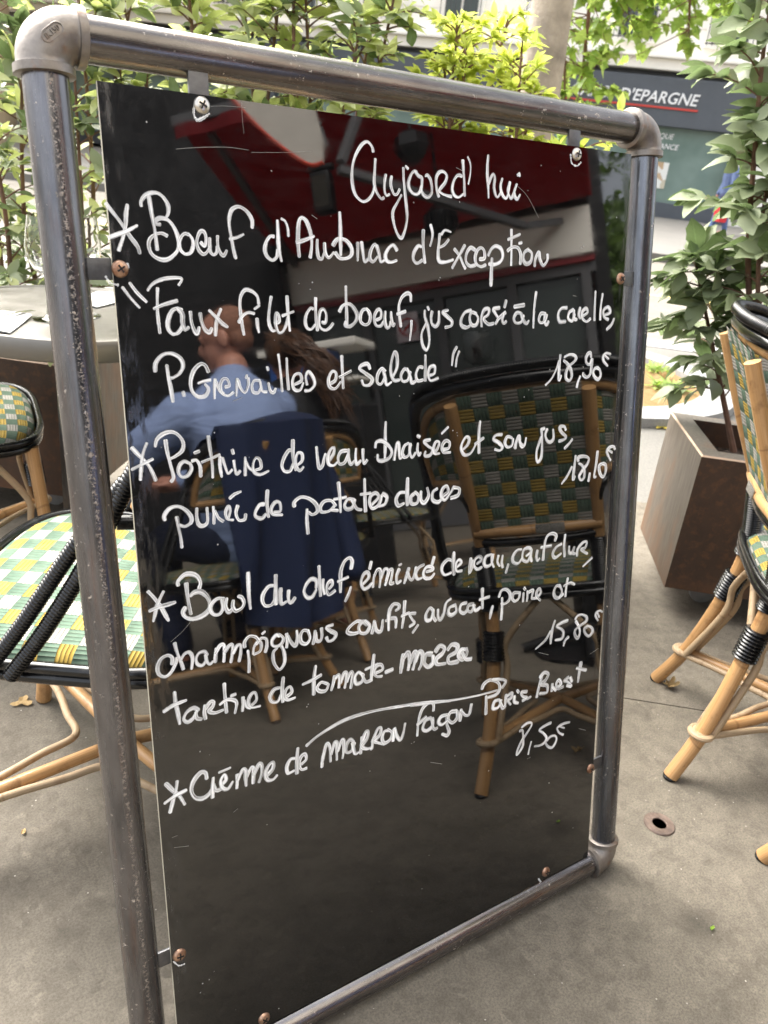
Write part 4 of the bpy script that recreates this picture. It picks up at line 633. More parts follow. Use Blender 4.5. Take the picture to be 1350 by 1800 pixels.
    for s in (-1, 1):
        feet[(s, -1)] = Vector((s * .160, -.254, .112)); feet[(s, 1)] = Vector((s * .2215, .234, .112))
    mb = MB()
    for k, f in feet.items(): mb.tube(catmull([f, f * .55 + Vector((0, -.005, .058)), Vector((0, -.012, .128))], 5), .0115, 12)
    mb.build('cross_stretcher', M_tan, t)
    mb = MB(); order = [(1, 1), (1, -1), (-1, -1), (-1, 1)]
    for i in range(4):
        a, b = feet[order[i]], feet[order[(i + 1) % 4]]; o1 = (a - Vector((0, 0, a.z))).normalized(); o2 = (b - Vector((0, 0, b.z))).normalized(); mid = (a + b) / 2
        c = Vector((mid.x * .34, mid.y * .34, .124)); sd = (b - a).normalized()
        mb.tube(catmull([a + o1 * .019, a - sd * -.021 + o1 * .006, a.lerp(c, .45) + sd * .0, c + (a - c) * .25 + sd * -.0, c, c + (b - c) * .25, b.lerp(c, .45), b - sd * .021 + o2 * .006, b + o2 * .019], 6), .0068, 10)
    for k, f in feet.items():
        o1 = (f - Vector((0, 0, f.z))).normalized(); s, fb = k
        mb.tube([f + Vector((math.cos(a) * .0215, math.sin(a) * .0215, 0)) for a in [2 * math.pi * q2 / 16 for q2 in range(16)]], .0066, 8, closed=True)
        P = post(s) if fb < 0 else front(s); leg_hi = Vector(P[2]) if fb < 0 else Vector((s * .205, .208, .30))
        for dr in (Vector((-s, 0, 0)), Vector((0, -fb, 0))):
            a0 = f + dr * .024 + Vector((0, 0, .004)); a1 = leg_hi + dr * .024 + Vector((0, 0, -.06)); a2 = leg_hi + dr * .03 + Vector((0, 0, .01)); a3 = leg_hi + dr * .115 + Vector((0, 0, .105 if fb < 0 else .125)); a3.z = .425
            mb.tube(catmull([a0, a1, a2, a3], 5), .0078, 10)
    mb.build('cane_brace', M_pale, t)
    return t
ch = make_chair((1.468, .006, 0), R(-46 - 90), 'woven bistro armchair in front of the right-hand planter, back turned to the board')
copy_thing(ch, (.125, .545, 0), R(143 - 90), 'woven bistro armchair half hidden behind the left pipe of the menu board')
copy_thing(ch, (1.206, -.475, 0), R(-43 - 90), 'woven bistro armchair mirrored large in the right half of the glossy panel')
copy_thing(ch, (-.02, 1.46, 0), R(-8 - 90), 'woven bistro armchair at the far left, beyond the zinc table')
CHAIR = ch

# ------------------------------------------------------------ round zinc tables
def make_table(loc, label, r=.285, h=.735, group='round zinc tables'):
    t = thing('cafe_table', loc, 0, label, 'table', group)
    mb = MB(); mb.lathe([(.001, h - .012), (r - .02, h - .012), (r - .004, h - .040), (r, h - .038), (r + .002, h - .033), (r + .002, h - .004), (r - .002, h + .003), (r - .012, h + .0035), (r - .016, h), (.001, h)], 64)
    top = mb.build('table_top', M_zinc, t)
    mb = MB(); mb.box((0, 0, h / 2 - .005), (.07, .07, h - .03), bev=.006); mb.build('column', M_iron, t)
    mb = MB()
    for k in range(4):
        a = k * math.pi / 2 + .5; mb.tube(catmull([(0, 0, .09), (.12 * math.cos(a), .12 * math.sin(a), .05), (.24 * math.cos(a), .24 * math.sin(a), .02)], 4), [.03, .028, .026, .024, .022, .02, .019, .018, .017], 10)
    mb.lathe([(.001, .0), (.2, .0), (.2, .012), (.05, .035), (.04, .06), (.001, .06)], 32); mb.build('base', M_iron, t)
    return t
tb = make_table((.25, 1.24, 0), 'round zinc-topped cafe table behind the left pipe, laid with glasses and paper napkins')
tb2 = copy_thing(tb, (1.92, -1.05, 0), .3, 'round zinc cafe table in front of the two armchairs on the right')
tb3 = copy_thing(tb, (.45, -2.2, 0), .8, 'round zinc cafe table the man in the blue shirt leans on')
TZ = .7355
def wine_glass(x, y, label, z=TZ):
    g = thing('wine_glass', (x, y, z), 0, label, 'glass', 'wine glasses on the tables')
    mb = MB(); mb.lathe([(.001, .0), (.034, .0005), (.035, .0018), (.012, .0045), (.0042, .010), (.0036, .05), (.0036, .082), (.010, .089), (.026, .103), (.037, .125), (.0395, .148), (.036, .178), (.0315, .205),
                                  (.0303, .205), (.0348, .178), (.0382, .148), (.0358, .126), (.025, .1045), (.009, .0925), (.001, .092)], 40); mb.build('bowl', M_glass, g); return g
wine_glass(.184, 1.162, 'stemmed wine glass showing left of the board\'s left pipe'); wine_glass(.262, 1.19, 'stemmed wine glass showing between the left pipe and the black panel')
def napkin(x, y, rz, label):
    mb = MB(); q2 = random.Random(int(x * 100))
    for k in range(2): mb.grid(lambda u, v: Vector(((u - .5) * .15, (v - .5) * .1, TZ + .001 + k * .0025 + .002 * math.sin(u * 5 + k) * v + .0025 * math.sin(v * 4) + (u ** 3) * .004)), 10, 8)
    vs = [Vector((p[0], p[1], 0)) for p in mb.v]; c, s2 = math.cos(rz), math.sin(rz)
    mb.v = [(x + p[0] * c - p[1] * s2, y + p[0] * s2 + p[1] * c, p[2]) for p in mb.v]
    return mb.build('paper_napkin', M_nap, None, label=label, cat='napkin', group='paper napkins on the zinc table', loc=(x, y, TZ))
napkin(.075, 1.135, 1.1, 'folded white paper napkin under the fork at the left edge'); napkin(.335, 1.35, .7, 'folded white paper napkin beside the glass next to the panel')
f = thing('fork', (.068, 1.13, TZ + .0105), R(128), 'steel fork lying on the paper napkin at the left edge', 'fork')
mb = MB(); mb.grid(lambda u, v: Vector(((v - .5) * (.008 + .006 * (1 - u) ** 2), -.12 + .11 * u, .002 * math.sin(u * 3))), 10, 2); mb.grid(lambda u, v: Vector(((v - .5) * (.008 + .016 * min(1, u * 2.5)), -.01 + .03 * u, .001 + .003 * u)), 6, 2)
mb.build('handle', M_cut, f)
mb = MB()
for k in range(4): mb.tube([((k - 1.5) * .0062, .02, .004), ((k - 1.5) * .0062, .045, .006), ((k - 1.5) * .006, .066, .001)], [.0018, .0016, .0009], 6)
mb.build('tines', M_cut, f)

# ------------------------------------------------------------ planters
def planter(a, L, label, z1=.492, w2=.40, z0=.095):
    c = Vector((.355, 1.65, 0)) + MH * (a + L / 2) + TH * (w2 / 2); t = thing('steel_planter', c, R(-40), label, 'planter', 'rusty steel planters along the terrace edge')
    x, y, b = L / 2, w2 / 2, .055
    def ring(mb, z0, z1, x0, y0, x1, y1, mi): 
        A = [(-x0, -y0, z0), (x0, -y0, z0), (x0, y0, z0), (-x0, y0, z0)]; Bq = [(-x1, -y1, z1), (x1, -y1, z1), (x1, y1, z1), (-x1, y1, z1)]; i = mb.add(A + Bq)
        for k in range(4): mb.face((i + k, i + (k + 1) % 4, i + 4 + (k + 1) % 4, i + 4 + k), None, mi(k) if callable(mi) else mi)
    mb = MB(); e = .004
    ring(mb, z0, z1 - e, x, y, x, y, lambda k: 1 if k in (1, 3) else 0); ring(mb, z1 - e, z1, x, y, x - e, y - e, 2); ring(mb, z1, z1, x - e, y - e, x - b, y - b, 1); ring(mb, z1, z1 - .13, x - b, y - b, x - b, y - b, 0)
    i = mb.add([(-x, -y, z0), (x, -y, z0), (x, y, z0), (-x, y, z0)]); mb.face((i + 3, i + 2, i + 1, i)); mb.build('box', [M_cort, M_plt, simple('worn_lip', (.42, .3, .22), .5, .4)], t, smooth=False)
    mb = MB(); q2 = random.Random(int(a * 50)); hz = [[.02 * noise.noise(Vector((i2 * .6, j * .6, a * 9))) + q2.uniform(-.006, .006) for i2 in range(41)] for j in range(17)]
    mb.grid(lambda u, v: Vector(((u - .5) * 2 * (x - b - .002), (v - .5) * 2 * (y - b - .002), z1 - .075 + hz[int(v * 16 + .5)][int(u * 40 + .5)])), 40, 16); mb.build('soil', M_soil, t)
    for sx in (-1, 1):
        for sy in (-1, 1):
            mb = MB(); mb.box((sx * (x - .15), sy * (y - .13), z0 - .02), (.05, .05, .04), bev=.004); mb.lathe([(.001, -.012), (.034, -.012), (.036, -.008), (.036, .008), (.034, .012), (.001, .012)], 20, (sx * (x - .15), sy * (y - .13) , .037), 0, Matrix.Rotation(R(90), 4, 'X')); mb.build('caster', M_caster, t)
    return t
M_caster = simple('caster_grey', (.2, .2, .195), .5, .2, .2, 20)
planter(-1.5, 1.5, 'long rusty steel planter behind the zinc table on the left'); planter(.32, 1.06, 'rusty steel planter hidden behind the middle of the menu board'); planter(1.7, 1.15, 'rusty steel planter with one pale bare-steel end, behind the right-hand chair')

# ------------------------------------------------------------ shrubs
def leaf(mb, base, d, up, L, W, q2, wav=.1, n=4, curl=.25):
    d = d.normalized(); s2 = d.cross(up)
    if s2.length < .01: s2 = d.cross(Vector((1, .3, .2)))
    s2.normalize(); u = s2.cross(d); i0 = None; ph = q2.uniform(0, 6)
    for k in range(n + 1):
        t = k / n; c = base + d * L * t - u * (curl * L * t * t); wd = W * .5 * (math.sin(math.pi * min(1, (t * .94 + .03)) ** .85) + .02)
        a = 1 + wav * math.sin(t * 19 + ph); bq = 1 + wav * math.sin(t * 17 + ph + 2)
        up2 = u * (wd * .28)
        j = mb.add([c + s2 * wd * a + up2, c, c - s2 * wd * bq + up2])
        if i0 is not None:
            t0 = (k - 1) / n
            mb.face((i0, i0 + 1, j + 1, j), [(0, t0), (.5, t0), (.5, t), (0, t)]); mb.face((i0 + 1, i0 + 2, j + 2, j + 1), [(.5, t0), (1, t0), (1, t), (.5, t)])
        i0 = j
def shrub(name, stems, label, mats, seed, L=(.055, .085), asp=.5, nper=26, twig=(.1, .26), spread=1.0, drop=.25, cat='shrub', group=None, tmin=.12, tips=0, n=4):
    q2 = random.Random(seed); t = thing(name, stems[0][0], 0, label, cat, group); base = Vector(stems[0][0])
    st = MB(); fo = MB(); fo2 = MB()
    def put(p, d, r):
        up = Vector((q2.gauss(0, .5), q2.gauss(0, .5), 1)).normalized(); dd = (d + Vector((0, 0, -drop * q2.random()))).normalized(); l = q2.uniform(*L) * r
        leaf(fo if q2.random() < .7 or len(mats) < 2 else fo2, p, dd, up, l, l * asp * q2.uniform(.85, 1.15), q2, n=n)
    for S_ in stems:
        P = catmull(S_, 8); m2 = len(P); r0 = .009 * (1 + .2 * q2.random()); st.tube(P, [r0 * (1 - .75 * i / m2) for i in range(m2)], 7)
        ga = q2.uniform(0, 6)
        for k in range(nper):
            f2 = tmin + (1 - tmin) * (k + q2.random()) / nper; i = min(m2 - 2, int(f2 * (m2 - 1))); p = P[i].lerp(P[i + 1], q2.random()); ax = (P[i + 1] - P[i]).normalized()
            ga += 2.4; side = Vector((math.cos(ga), math.sin(ga), 0)); side = (side - ax * side.dot(ax)).normalized()
            l = q2.uniform(*twig) * spread * (1.15 - .75 * f2); tip = p + (side * 1.0 + ax * q2.uniform(.35, .9)).normalized() * l + Vector((0, 0, -.15 * l))
            mid = p.lerp(tip, .5) + Vector((0, 0, .06 * l)); T = catmull([p, mid, tip], 4); st.tube(T, [.0028 * (1 - .6 * a / len(T)) for a in range(len(T))], 5)
            nl = max(3, int(l / .022)); g2 = q2.uniform(0, 6)
            for a in range(nl):
                ff = .25 + .75 * (a + .5) / nl; j = min(len(T) - 2, int(ff * (len(T) - 1))); pp = T[j].lerp(T[j + 1], .5); tx = (T[j + 1] - T[j]).normalized(); g2 += 2.3
                sv = Vector((math.cos(g2), math.sin(g2), .25)); sv = (sv - tx * sv.dot(tx) * .6).normalized(); put(pp, sv * .8 + tx * .6, 1 - .25 * ff)
            for a in range(3 + tips): put(tip, (tip - mid).normalized() + Vector((q2.gauss(0, .6), q2.gauss(0, .6), q2.gauss(.15, .4))), .8 if not tips else q2.uniform(.5, 1))
        ax = (P[-1] - P[-3]).normalized()
        for a in range(7): put(P[-1], ax + Vector((q2.gauss(0, .6), q2.gauss(0, .6), q2.gauss(0, .3))), .7)
    st.build('stems', M_bark, t, world=True); fo.build('foliage', mats[0], t, world=True)
    if len(mats) > 1: fo2.build('young_foliage', mats[1], t, world=True)
    return t
V = Vector
OG = 'oleaster shrubs in the planters'
shrub('oleaster_shrub', [[V((2.02, .58, .42)), V((1.86, .69, .9)), V((1.78, .73, 1.24)), V((1.745, .76, 1.5)), V((1.75, .77, 1.72))],
                         [V((2.08, .53, .42)), V((2.02, .59, .95)), V((1.94, .65, 1.35)), V((1.92, .67, 1.66))], [V((2.14, .46, .42)), V((2.12, .5, 1.0)), V((2.06, .56, 1.55))],
                         [V((1.98, .66, .42)), V((1.9, .74, .66)), V((1.78, .82, .95))], [V((2.04, .55, .42)), V((1.9, .63, .75)), V((1.81, .67, 1.05)), V((1.79, .68, 1.3))], [V((2.12, .57, .42)), V((2.0, .71, .9)), V((1.9, .79, 1.4))]],
      'grey-green broad-leaved shrub standing in the right-hand planter', [M_elae, M_elae], 11, L=(.06, .118), asp=.6, nper=30, twig=(.06, .19), drop=.6, group=OG, tmin=.36, n=6)
q0 = random.Random(5)
def stem_at(a, b, h, lean=(0, 0)):
    p = V((.355, 1.65, .42)) + MH * a + TH * b; e = p + V((lean[0] + q0.gauss(0, .05), lean[1] + q0.gauss(0, .05), h)); m1 = p.lerp(e, .45) + V((q0.gauss(0, .04), q0.gauss(0, .04), 0)); return [p, m1, e]
KW = dict(group=OG, L=(.04, .088), asp=.52, drop=.3, twig=(.07, .24))
shrub('oleaster_shrub', [stem_at(-.28, .15, .95), stem_at(-.1, .24, 1.1), stem_at(-.45, .22, 1.0), stem_at(-.2, .28, .9), stem_at(-.35, .3, 1.0), stem_at(-.05, .14, .85)], 'grey-green shrub growing behind the wine glasses, left of the menu board', [M_elae, M_elae2], 21, nper=30, tmin=.15, **KW)
shrub('oleaster_shrub', [stem_at(-.85, .2, 1.1), stem_at(-1.1, .2, 1.2), stem_at(-.7, .28, 1.2)], 'grey-green shrub at the far left end of the long planter', [M_elae, M_elae2], 23, nper=22, **KW)
shrub('oleaster_shrub', [stem_at(.42, .14, 1.0, (-.26, .2)), stem_at(.42, .24, 1.15, (-.2, .16)), stem_at(.47, .22, 1.16), stem_at(.62, .16, 1.0), stem_at(.7, .26, 1.1), stem_at(.5, .3, 1.2, (-.15, .1)), stem_at(.43, .2, .92, (-.38, .32)), stem_at(.55, .2, 1.25), stem_at(.66, .2, 1.2, (.08, 0)), stem_at(.45, .3, 1.1, (-.3, .25)), stem_at(.58, .3, 1.05)],
      'pale-leaved shrub rising just above the top pipe of the menu board', [M_elae2, M_elae], 27, nper=44, tmin=.35, **KW)
shrub('lime_green_shrub', [stem_at(.86, .2, .95), stem_at(.92, .2, .98), stem_at(1.02, .14, 1.0), stem_at(1.1, .24, .92), stem_at(1.2, .16, .82), stem_at(.98, .28, 1.04), stem_at(1.15, .3, .88), stem_at(1.27, .22, .72), stem_at(1.05, .2, .96), stem_at(.9, .3, .9), stem_at(1.3, .3, .66)],
      'bright lime-green small-leaved shrub behind the top pipe, left of the tree trunk', [M_lime], 31, L=(.034, .052), asp=.42, nper=46, twig=(.07, .18), drop=.1, tips=8, tmin=.3, n=3)

# ------------------------------------------------------------ small things on the ground
t = thing('floor_ring', (1.097, .012, 0), .4, 'rusty steel ring socket set in the terrace floor, in front of the chair leg', 'floor socket')
t.location = (1.004, .011, 0)
mb = MB(); mb.lathe([(.0135, -.02), (.0135, .0025), (.0145, .0035), (.0285, .0032), (.030, .0015), (.030, 0)], 40); mb.build('flange', simple('rusty_ring', (.15, .11, .09), .6, .5, .4, 60, .001), t)
mb = MB(); mb.lathe([(.001, .0011), (.0134, .0011)], 24); mb.build('hole', simple('rust_hole', (.13, .06, .03), .9, 0, .4, 60), t)
M_dry = leaf_mat('dry_leaf', (.34, .23, .10), (.45, .32, .15), (.4, .3, .15), .1, .8); M_yl = leaf_mat('yellow_leaf', (.6, .45, .05), (.7, .55, .1), (.6, .45, .1), .2); M_gl = leaf_mat('green_bit', (.2, .36, .03), (.3, .45, .06), (.3, .4, .1), .2)
def fallen(x, y, r, rz, mat, label, name='fallen_leaf', z=.0, crum=.35, lob=5):
    mb = MB(); q2 = random.Random(int(x * 977 + y * 131)); n = 30; c = mb.add([(x, y, z + .004)]); pr = None; first = None
    for ring2 in (.5, 1.0):
        ids = []
        for k in range(n):
            a = 2 * math.pi * k / n; rr = r * ring2 * (.72 + .28 * math.cos(lob * a / 1.0 + .4) + q2.uniform(-.08, .08)); 
            ids.append(mb.add([(x + rr * math.cos(a + rz), y + .8 * rr * math.sin(a + rz), z + .003 + crum * r * (abs(math.sin(a * 2.5 + x)) * ring2 ** 2 + q2.uniform(0, .18)))]))
        if pr is None:
            for k in range(n): mb.face((c, ids[k], ids[(k + 1) % n]), [(.5, 0), (.2, .5), (.8, .5)])
        else:
            for k in range(n): mb.face((pr[k], ids[k], ids[(k + 1) % n], pr[(k + 1) % n]), [(.3, .3), (.2, .9), (.8, .9), (.7, .3)])
        pr = ids
    return mb.build(name, mat, None, label=label, cat='leaf', group='fallen leaves', loc=(x, y, z))
fallen(1.404, .307, .026, .4, M_dry, 'crumpled dry leaf beside the foot of the chair by the planter', crum=.6)
fallen(.025, .886, .024, 1.3, M_dry, 'flat dry brown leaf on the floor beyond the left-hand chair', crum=.15, lob=3)
fallen(.891, -.193, .006, .2, M_gl, 'tiny green leaf scrap on the floor at bottom right', 'leaf_scrap', crum=.5, lob=2)
fallen(3.22, 1.809, .055, .9, M_yl, 'yellow leaf on the pale pavement against the tree pit kerb', crum=.1)
fallen(4.05, 2.46, .06, 2.0, M_dry, 'curled orange-brown leaf on the sandy soil of the tree pit', z=.012, crum=.7, lob=3)
fallen(1.192, -.425, .02, .5, M_dry, 'small brown leaf under the large reflected chair', crum=.4, lob=3)
fallen(-.047, .528, .007, 1.5, M_dry, 'tiny brown leaf scrap under the left-hand chair', 'leaf_scrap', crum=.3, lob=2)
def weed(x, y, z, r, n, label, seed):
    q2 = random.Random(seed); mb = MB()
    for k in range(n):
        a = q2.uniform(0, 6.28); d = V((math.cos(a), math.sin(a), q2.uniform(.2, 1.1))); leaf(mb, V((x + q2.gauss(0, r * .3), y + q2.gauss(0, r * .3), z)), d, V((0, 0, 1)), q2.uniform(.5, 1) * r, r * .2, q2, n=3)
    mb.build('weed', M_gl, None, label=label, cat='weed', group='weeds in the tree pit', loc=(x, y, z))
weed(3.85, 2.28, .018, .12, 60, 'low green weed tuft nearest the kerb tip of the sandy tree pit', 4); weed(4.15, 2.62, .018, .1, 40, 'pale green weed tuft at the back of the sandy tree pit', 5)

# ------------------------------------------------------------ plane tree in the pit
def trunk(mb, P, r, seg=18, bump=.06):
    C = catmull(P, 6); n = len(C); rr = []
    for i in range(n): t = i / (n - 1) * (len(r) - 1); k = min(int(t), len(r) - 2); rr.append(r[k] + (r[k + 1] - r[k]) * (t - k))
    mb.tube(C, rr, seg)
LOBE = [(0, 0), (.22, -.04), (.46, .1), (.30, .26), (.58, .42), (.34, .50), (.26, .66), (.0, 1.0)]
def lobed(mb, p, d, up, L, q2):
    d = d.normalized(); s2 = d.cross(up)
    if s2.length < .05: s2 = d.cross(V((1, .2, .1)))
    s2.normalize(); u = s2.cross(d); k = q2.uniform(.1, .35)
    pts = [p + d * L * y + s2 * L * x + u * L * (k * abs(x) - .2 * y * y) for x, y in LOBE] + [p + d * L * y - s2 * L * x + u * L * (k * abs(x) - .2 * y * y) for x, y in LOBE[-2:0:-1]]
    i = mb.add(pts); n = len(pts)
    for a in range(7): 
        l2 = (n - a) % n; l1 = (n - a - 1) % n
        if a == 0: mb.face((i, i + 1, i + l1), [(.5, 0), (.7, .1), (.3, .1)])
        elif a < 6: mb.face((i + a, i + a + 1, i + l1, i + l2), [(.7, .3), (.7, .5), (.3, .5), (.3, .3)])
        else: mb.face((i + 6, i + 7, i + l2), [(.6, .8), (.5, 1), (.4, .8)])
tr = thing('plane_tree', (3.17, 3.05, 0), 0, 'plane tree with pale mottled trunk and lobed leaves in the tree pit', 'tree')
mb = MB(); trunk(mb, [(0, 0, -.02), (.01, 0, .9), (0, .02, 2.2), (.02, .05, 4.0), (0, .1, 6.0)], [.16, .118, .105, .1, .1]); mb.build('trunk', M_trunk, tr)
q2 = random.Random(77); br = MB(); fo = MB(); anchors = []
sprays = [((0, 0, 3.3), (1.2, .7, 2.6), (1.5, .95, 2.1)), ((0, 0, 3.4), (1.2, .4, 2.9), (1.75, .55, 2.05)), ((0, 0, 3.2), (.8, .8, 2.7), (1.3, .95, 2.25)), ((0, 0, 3.6), (1.5, .3, 3.0), (2.1, .35, 2.2)), ((0, 0, 3.0), (.7, .5, 2.3), (1.22, .92, 1.62)), ((0, 0, 4.0), (1.6, .8, 3.1), (1.95, .85, 2.35)), ((0, 0, 3.0), (.9, .95, 2.4), (1.16, .98, 1.5)), ((0, 0, 3.4), (1.1, .1, 2.7), (1.7, .2, 2.35))]
for k in range(16): a = 2 * math.pi * k / 16; sprays.append(((0, .05, 3.6 + .15 * k), (1.3 * math.cos(a), 1.3 * math.sin(a), 4.4 + .1 * k), (2.4 * math.cos(a + .2), 2.4 * math.sin(a + .2), 4.3 + .12 * k)))
for si, s3 in enumerate(sprays):
    C = catmull(s3, 8); br.tube(C, [.03 * (1 - .85 * i / len(C)) for i in range(len(C))], 6)
    dense = 5 if si < 8 else 3
    for i in range(5, len(C)):
        for b in range(dense):
            d = V((q2.gauss(0, 1), q2.gauss(0, 1), q2.gauss(-.2, .6))).normalized(); l = q2.uniform(.12, .42); tip = C[i] + d * l; br.tube([C[i], tip], [.004, .0015], 4)
            for a in range(5 if si < 8 else 3):
                lobed(fo, C[i].lerp(tip, q2.uniform(.4, 1.05)), d + V((q2.gauss(0, .7), q2.gauss(0, .7), q2.gauss(-.4, .5))), V((q2.gauss(0, .4), q2.gauss(0, .4), 1)), q2.uniform(.055, .1) * (1 if si < 8 else 1.8), q2)
br.build('branches', M_bark, tr); fo.build('crown', M_plane, tr)

# ------------------------------------------------------------ bank building across the road
bk = thing('bank_building', (21.3, 16.6, 0), R(-50), 'white stone building across the road with a dark grey bank shopfront at street level', 'building')
mb = MB(); mb.box((-9, 6.2, 10.3), (34, 12, 12.2)); 
for k in range(12): mb.box((-9, .2 - .018, 4.55 + .82 * k), (34, .02, .8), bev=.012)
mb.box((-9, .05, 4.0), (34, .5, .28), bev=.03); mb.box((-9, -.02, 4.19), (34, .72, .1), bev=.02); mb.box((4.9, 6.2, 2.1), (6.2, 12, 4.2))
mb.build('wall', M_stone, bk, smooth=False)
mb = MB(); mb.box((-11.6, 6.3, 2.0), (26.8, 12, 3.7)); mb.box((-11.6, .1, 3.08), (26.8, .42, 1.26), bev=.02); mb.box((-11.6, .16, .2), (26.8, .3, .42), bev=.01)
for k in range(10): mb.box((1.7 - k * 2.9, .14, 1.5), (.16, .3, 2.2), bev=.01)
mb.build('shopfront', M_shop, bk, smooth=False)
mb = MB(); 
for k in range(9): mb.box((.25 - k * 2.9, .24, 1.42), (2.72, .04, 2.06))
mb.build('shop_window', M_swin, bk, smooth=False)
sg = MB(); Mx = Matrix.Translation((-1.52, -.14, 3.16)) @ Matrix.Rotation(R(90), 4, 'X'); sg.text("CAISSE D'EPARGNE", .42, Mx, .03, .22); sg.build('sign_letters', M_white, bk, smooth=False)
mb = MB(); mb.box((-1.75, -.13, 2.92), (4.2, .04, .05)); mb.build('sign_underline', M_red, bk, smooth=False)
sg = MB(); sg.text('BANQUE', .2, Matrix.Translation((-.55, .2, 2.2)) @ Matrix.Rotation(R(90), 4, 'X'), .01, .22); sg.build('window_lettering', M_white, bk, smooth=False); sg = MB(); sg.text('ASSURANCE', .2, Matrix.Translation((-.5, .2, 1.93)) @ Matrix.Rotation(R(90), 4, 'X'), .01, .22); sg.build('window_lettering', M_white, bk, smooth=False)
mb = MB(); mb.box((-.55, .2, 1.15), (.95, .02, .72)); 
m = Mat('poster_print'); o = m.obj(); v = m.n('ShaderNodeTexVoronoi'); m.put(v.inputs[0], o); v.inputs['Scale'].default_value = 4.5
m.set(m.ramp(m.sep(v.outputs[1])[0], [(0, (.75, .72, .66)), (.45, (.78, .78, .74)), (.6, (.5, .34, .2)), (.75, (.3, .32, .28)), (1, (.7, .62, .45))]), .5); mb.build('poster', m.m, bk, smooth=False)
for k in range(11):
    for fl in range(2):
        x = .75 - k * 2.55; z = 5.75 + fl * 3.7; mb = MB(); mb.box((x, .1, z), (1.3, .14, 2.5), bev=.02); w_ = mb.build('window', M_stone, bk, smooth=False)
        mb = MB(); mb.box((x - .26, .02, z), (.44, .03, 2.2)); mb.box((x + .26, .02, z), (.44, .03, 2.2)); mb.build('pane', M_win, w_, smooth=False)
        mb = MB(); 
        for a in range(9): mb.tube([(x - .6 + a * .15, -.16, z - 1.2), (x - .6 + a * .15, -.16, z - .45)], .012, 6)
        mb.tube([(x - .64, -.16, z - .45), (x + .64, -.16, z - .45)], .018, 6); mb.tube([(x - .64, -.16, z - 1.15), (x + .64, -.16, z - 1.15)], .014, 6); mb.build('railing', M_iron, w_)
# tan stone building far left
tn = thing('tan_stone_building', (1.6, 24.5, 0), R(-14), 'tan stone-block building at the far left, seen past the top left elbow', 'building')
mb = MB(); mb.box((-1.0, 5, 7), (7.4, 10, 14)); 
for k in range(34): mb.box((-1.0, -.01, .3 + k * .41), (7.4, .06, .39), bev=.012)
mb.build('wall', M_tanst, tn, smooth=False)
mb = MB(); mb.tube([(2.55, -.16, 0), (2.55, -.16, 13)], .07, 10); mb.build('drainpipe', simple('drain_grey', (.45, .4, .36), .6), tn)
mb = MB()
for k in range(4): mb.box((1.2 - 1.6 * (k % 2), -.05, 2.0 + 3.4 * (k // 2)), (.9, .08, 1.7))
mb.build('window', M_win, tn, smooth=False)
mb = MB(); mb.box((2.05, -.3, 1.68), (1.0, .06, .4), bev=.01); mb.build('sign_plate', M_white, tn, smooth=False)
# person passing with a red bag
pb = thing('person', (18.35, 12.45, 0), R(60), 'person in blue clothes passing the bank window with a red bag', 'person')
mb = MB()
for s in (-1, 1):
    limb(mb, [(s * .1, 0, .88), (s * .11, .06 * s, .48), (s * .11, .12 * s, .07)], [.085, .06, .045]); blob(mb, V((s * .11, .12 * s + .06, .045)), (.045, .12, .04))
    limb(mb, [(s * .19, 0, 1.38), (s * .25, .02, 1.1), (s * .26, .1 , .86)], [.055, .045, .035])
    for k in range(5): limb(mb, [(s * .26 + (k - 2) * .014, .1, .84), (s * .26 + (k - 2) * .016, .115, .78), (s * .26 + (k - 2) * .014, .12, .74 + .01 * abs(k - 2))], [.009, .0085, .007], 8)
limb(mb, [(0, 0, .92), (0, .01, 1.15), (0, 0, 1.38)], [.15, .145, .17]); limb(mb, [(0, 0, 1.4), (0, .02, 1.55)], [.055, .05]); blob(mb, V((0, .02, 1.64)), (.075, .095, .115)); blob(mb, V((0, .115, 1.62)), (.014, .02, .018))
SKIN = simple('skin_tone', (.52, .27, .19), .5, 0, .12, 14)
remesh(mb, 'body', SKIN, pb, .011, 3)
mb = MB(); limb(mb, [(0, 0, .93), (0, .01, 1.15), (0, 0, 1.38)], [.17, .16, .185])
for s in (-1, 1): limb(mb, [(s * .19, 0, 1.38), (s * .25, .02, 1.1), (s * .26, .09, .9)], [.07, .058, .05])
remesh(mb, 'jacket', simple('passer_blue', (.10, .14, .26), .8), pb, .014, 4)
mb = MB()
for s in (-1, 1): limb(mb, [(s * .1, 0, .92), (s * .11, .06 * s, .48), (s * .11, .12 * s, .12)], [.1, .075, .062])
remesh(mb, 'trousers', simple('passer_jeans', (.10, .16, .32), .85), pb, .014, 3)
mb = MB(); blob(mb, V((0, -.01, 1.68)), (.085, .1, .1)); remesh(mb, 'hair', simple('dark_hair', (.03, .02, .015), .6), pb, .015, 2)
bgp = thing('shopping_bag', (18.12, 12.3, .28), R(60), 'bright red bag carried by the person passing the bank window', 'bag')
mb = MB(); mb.box((0, 0, .22), (.4, .2, .44), bev=.05); mb.build('body', simple('bag_red', (.6, .03, .04), .6), bgp); mb = MB(); mb.tube(catmull([(-.1, 0, .43), (-.06, 0, .58), (.06, 0, .58), (.1, 0, .43)], 5), .012, 8); mb.build('handle', M_blk, bgp)

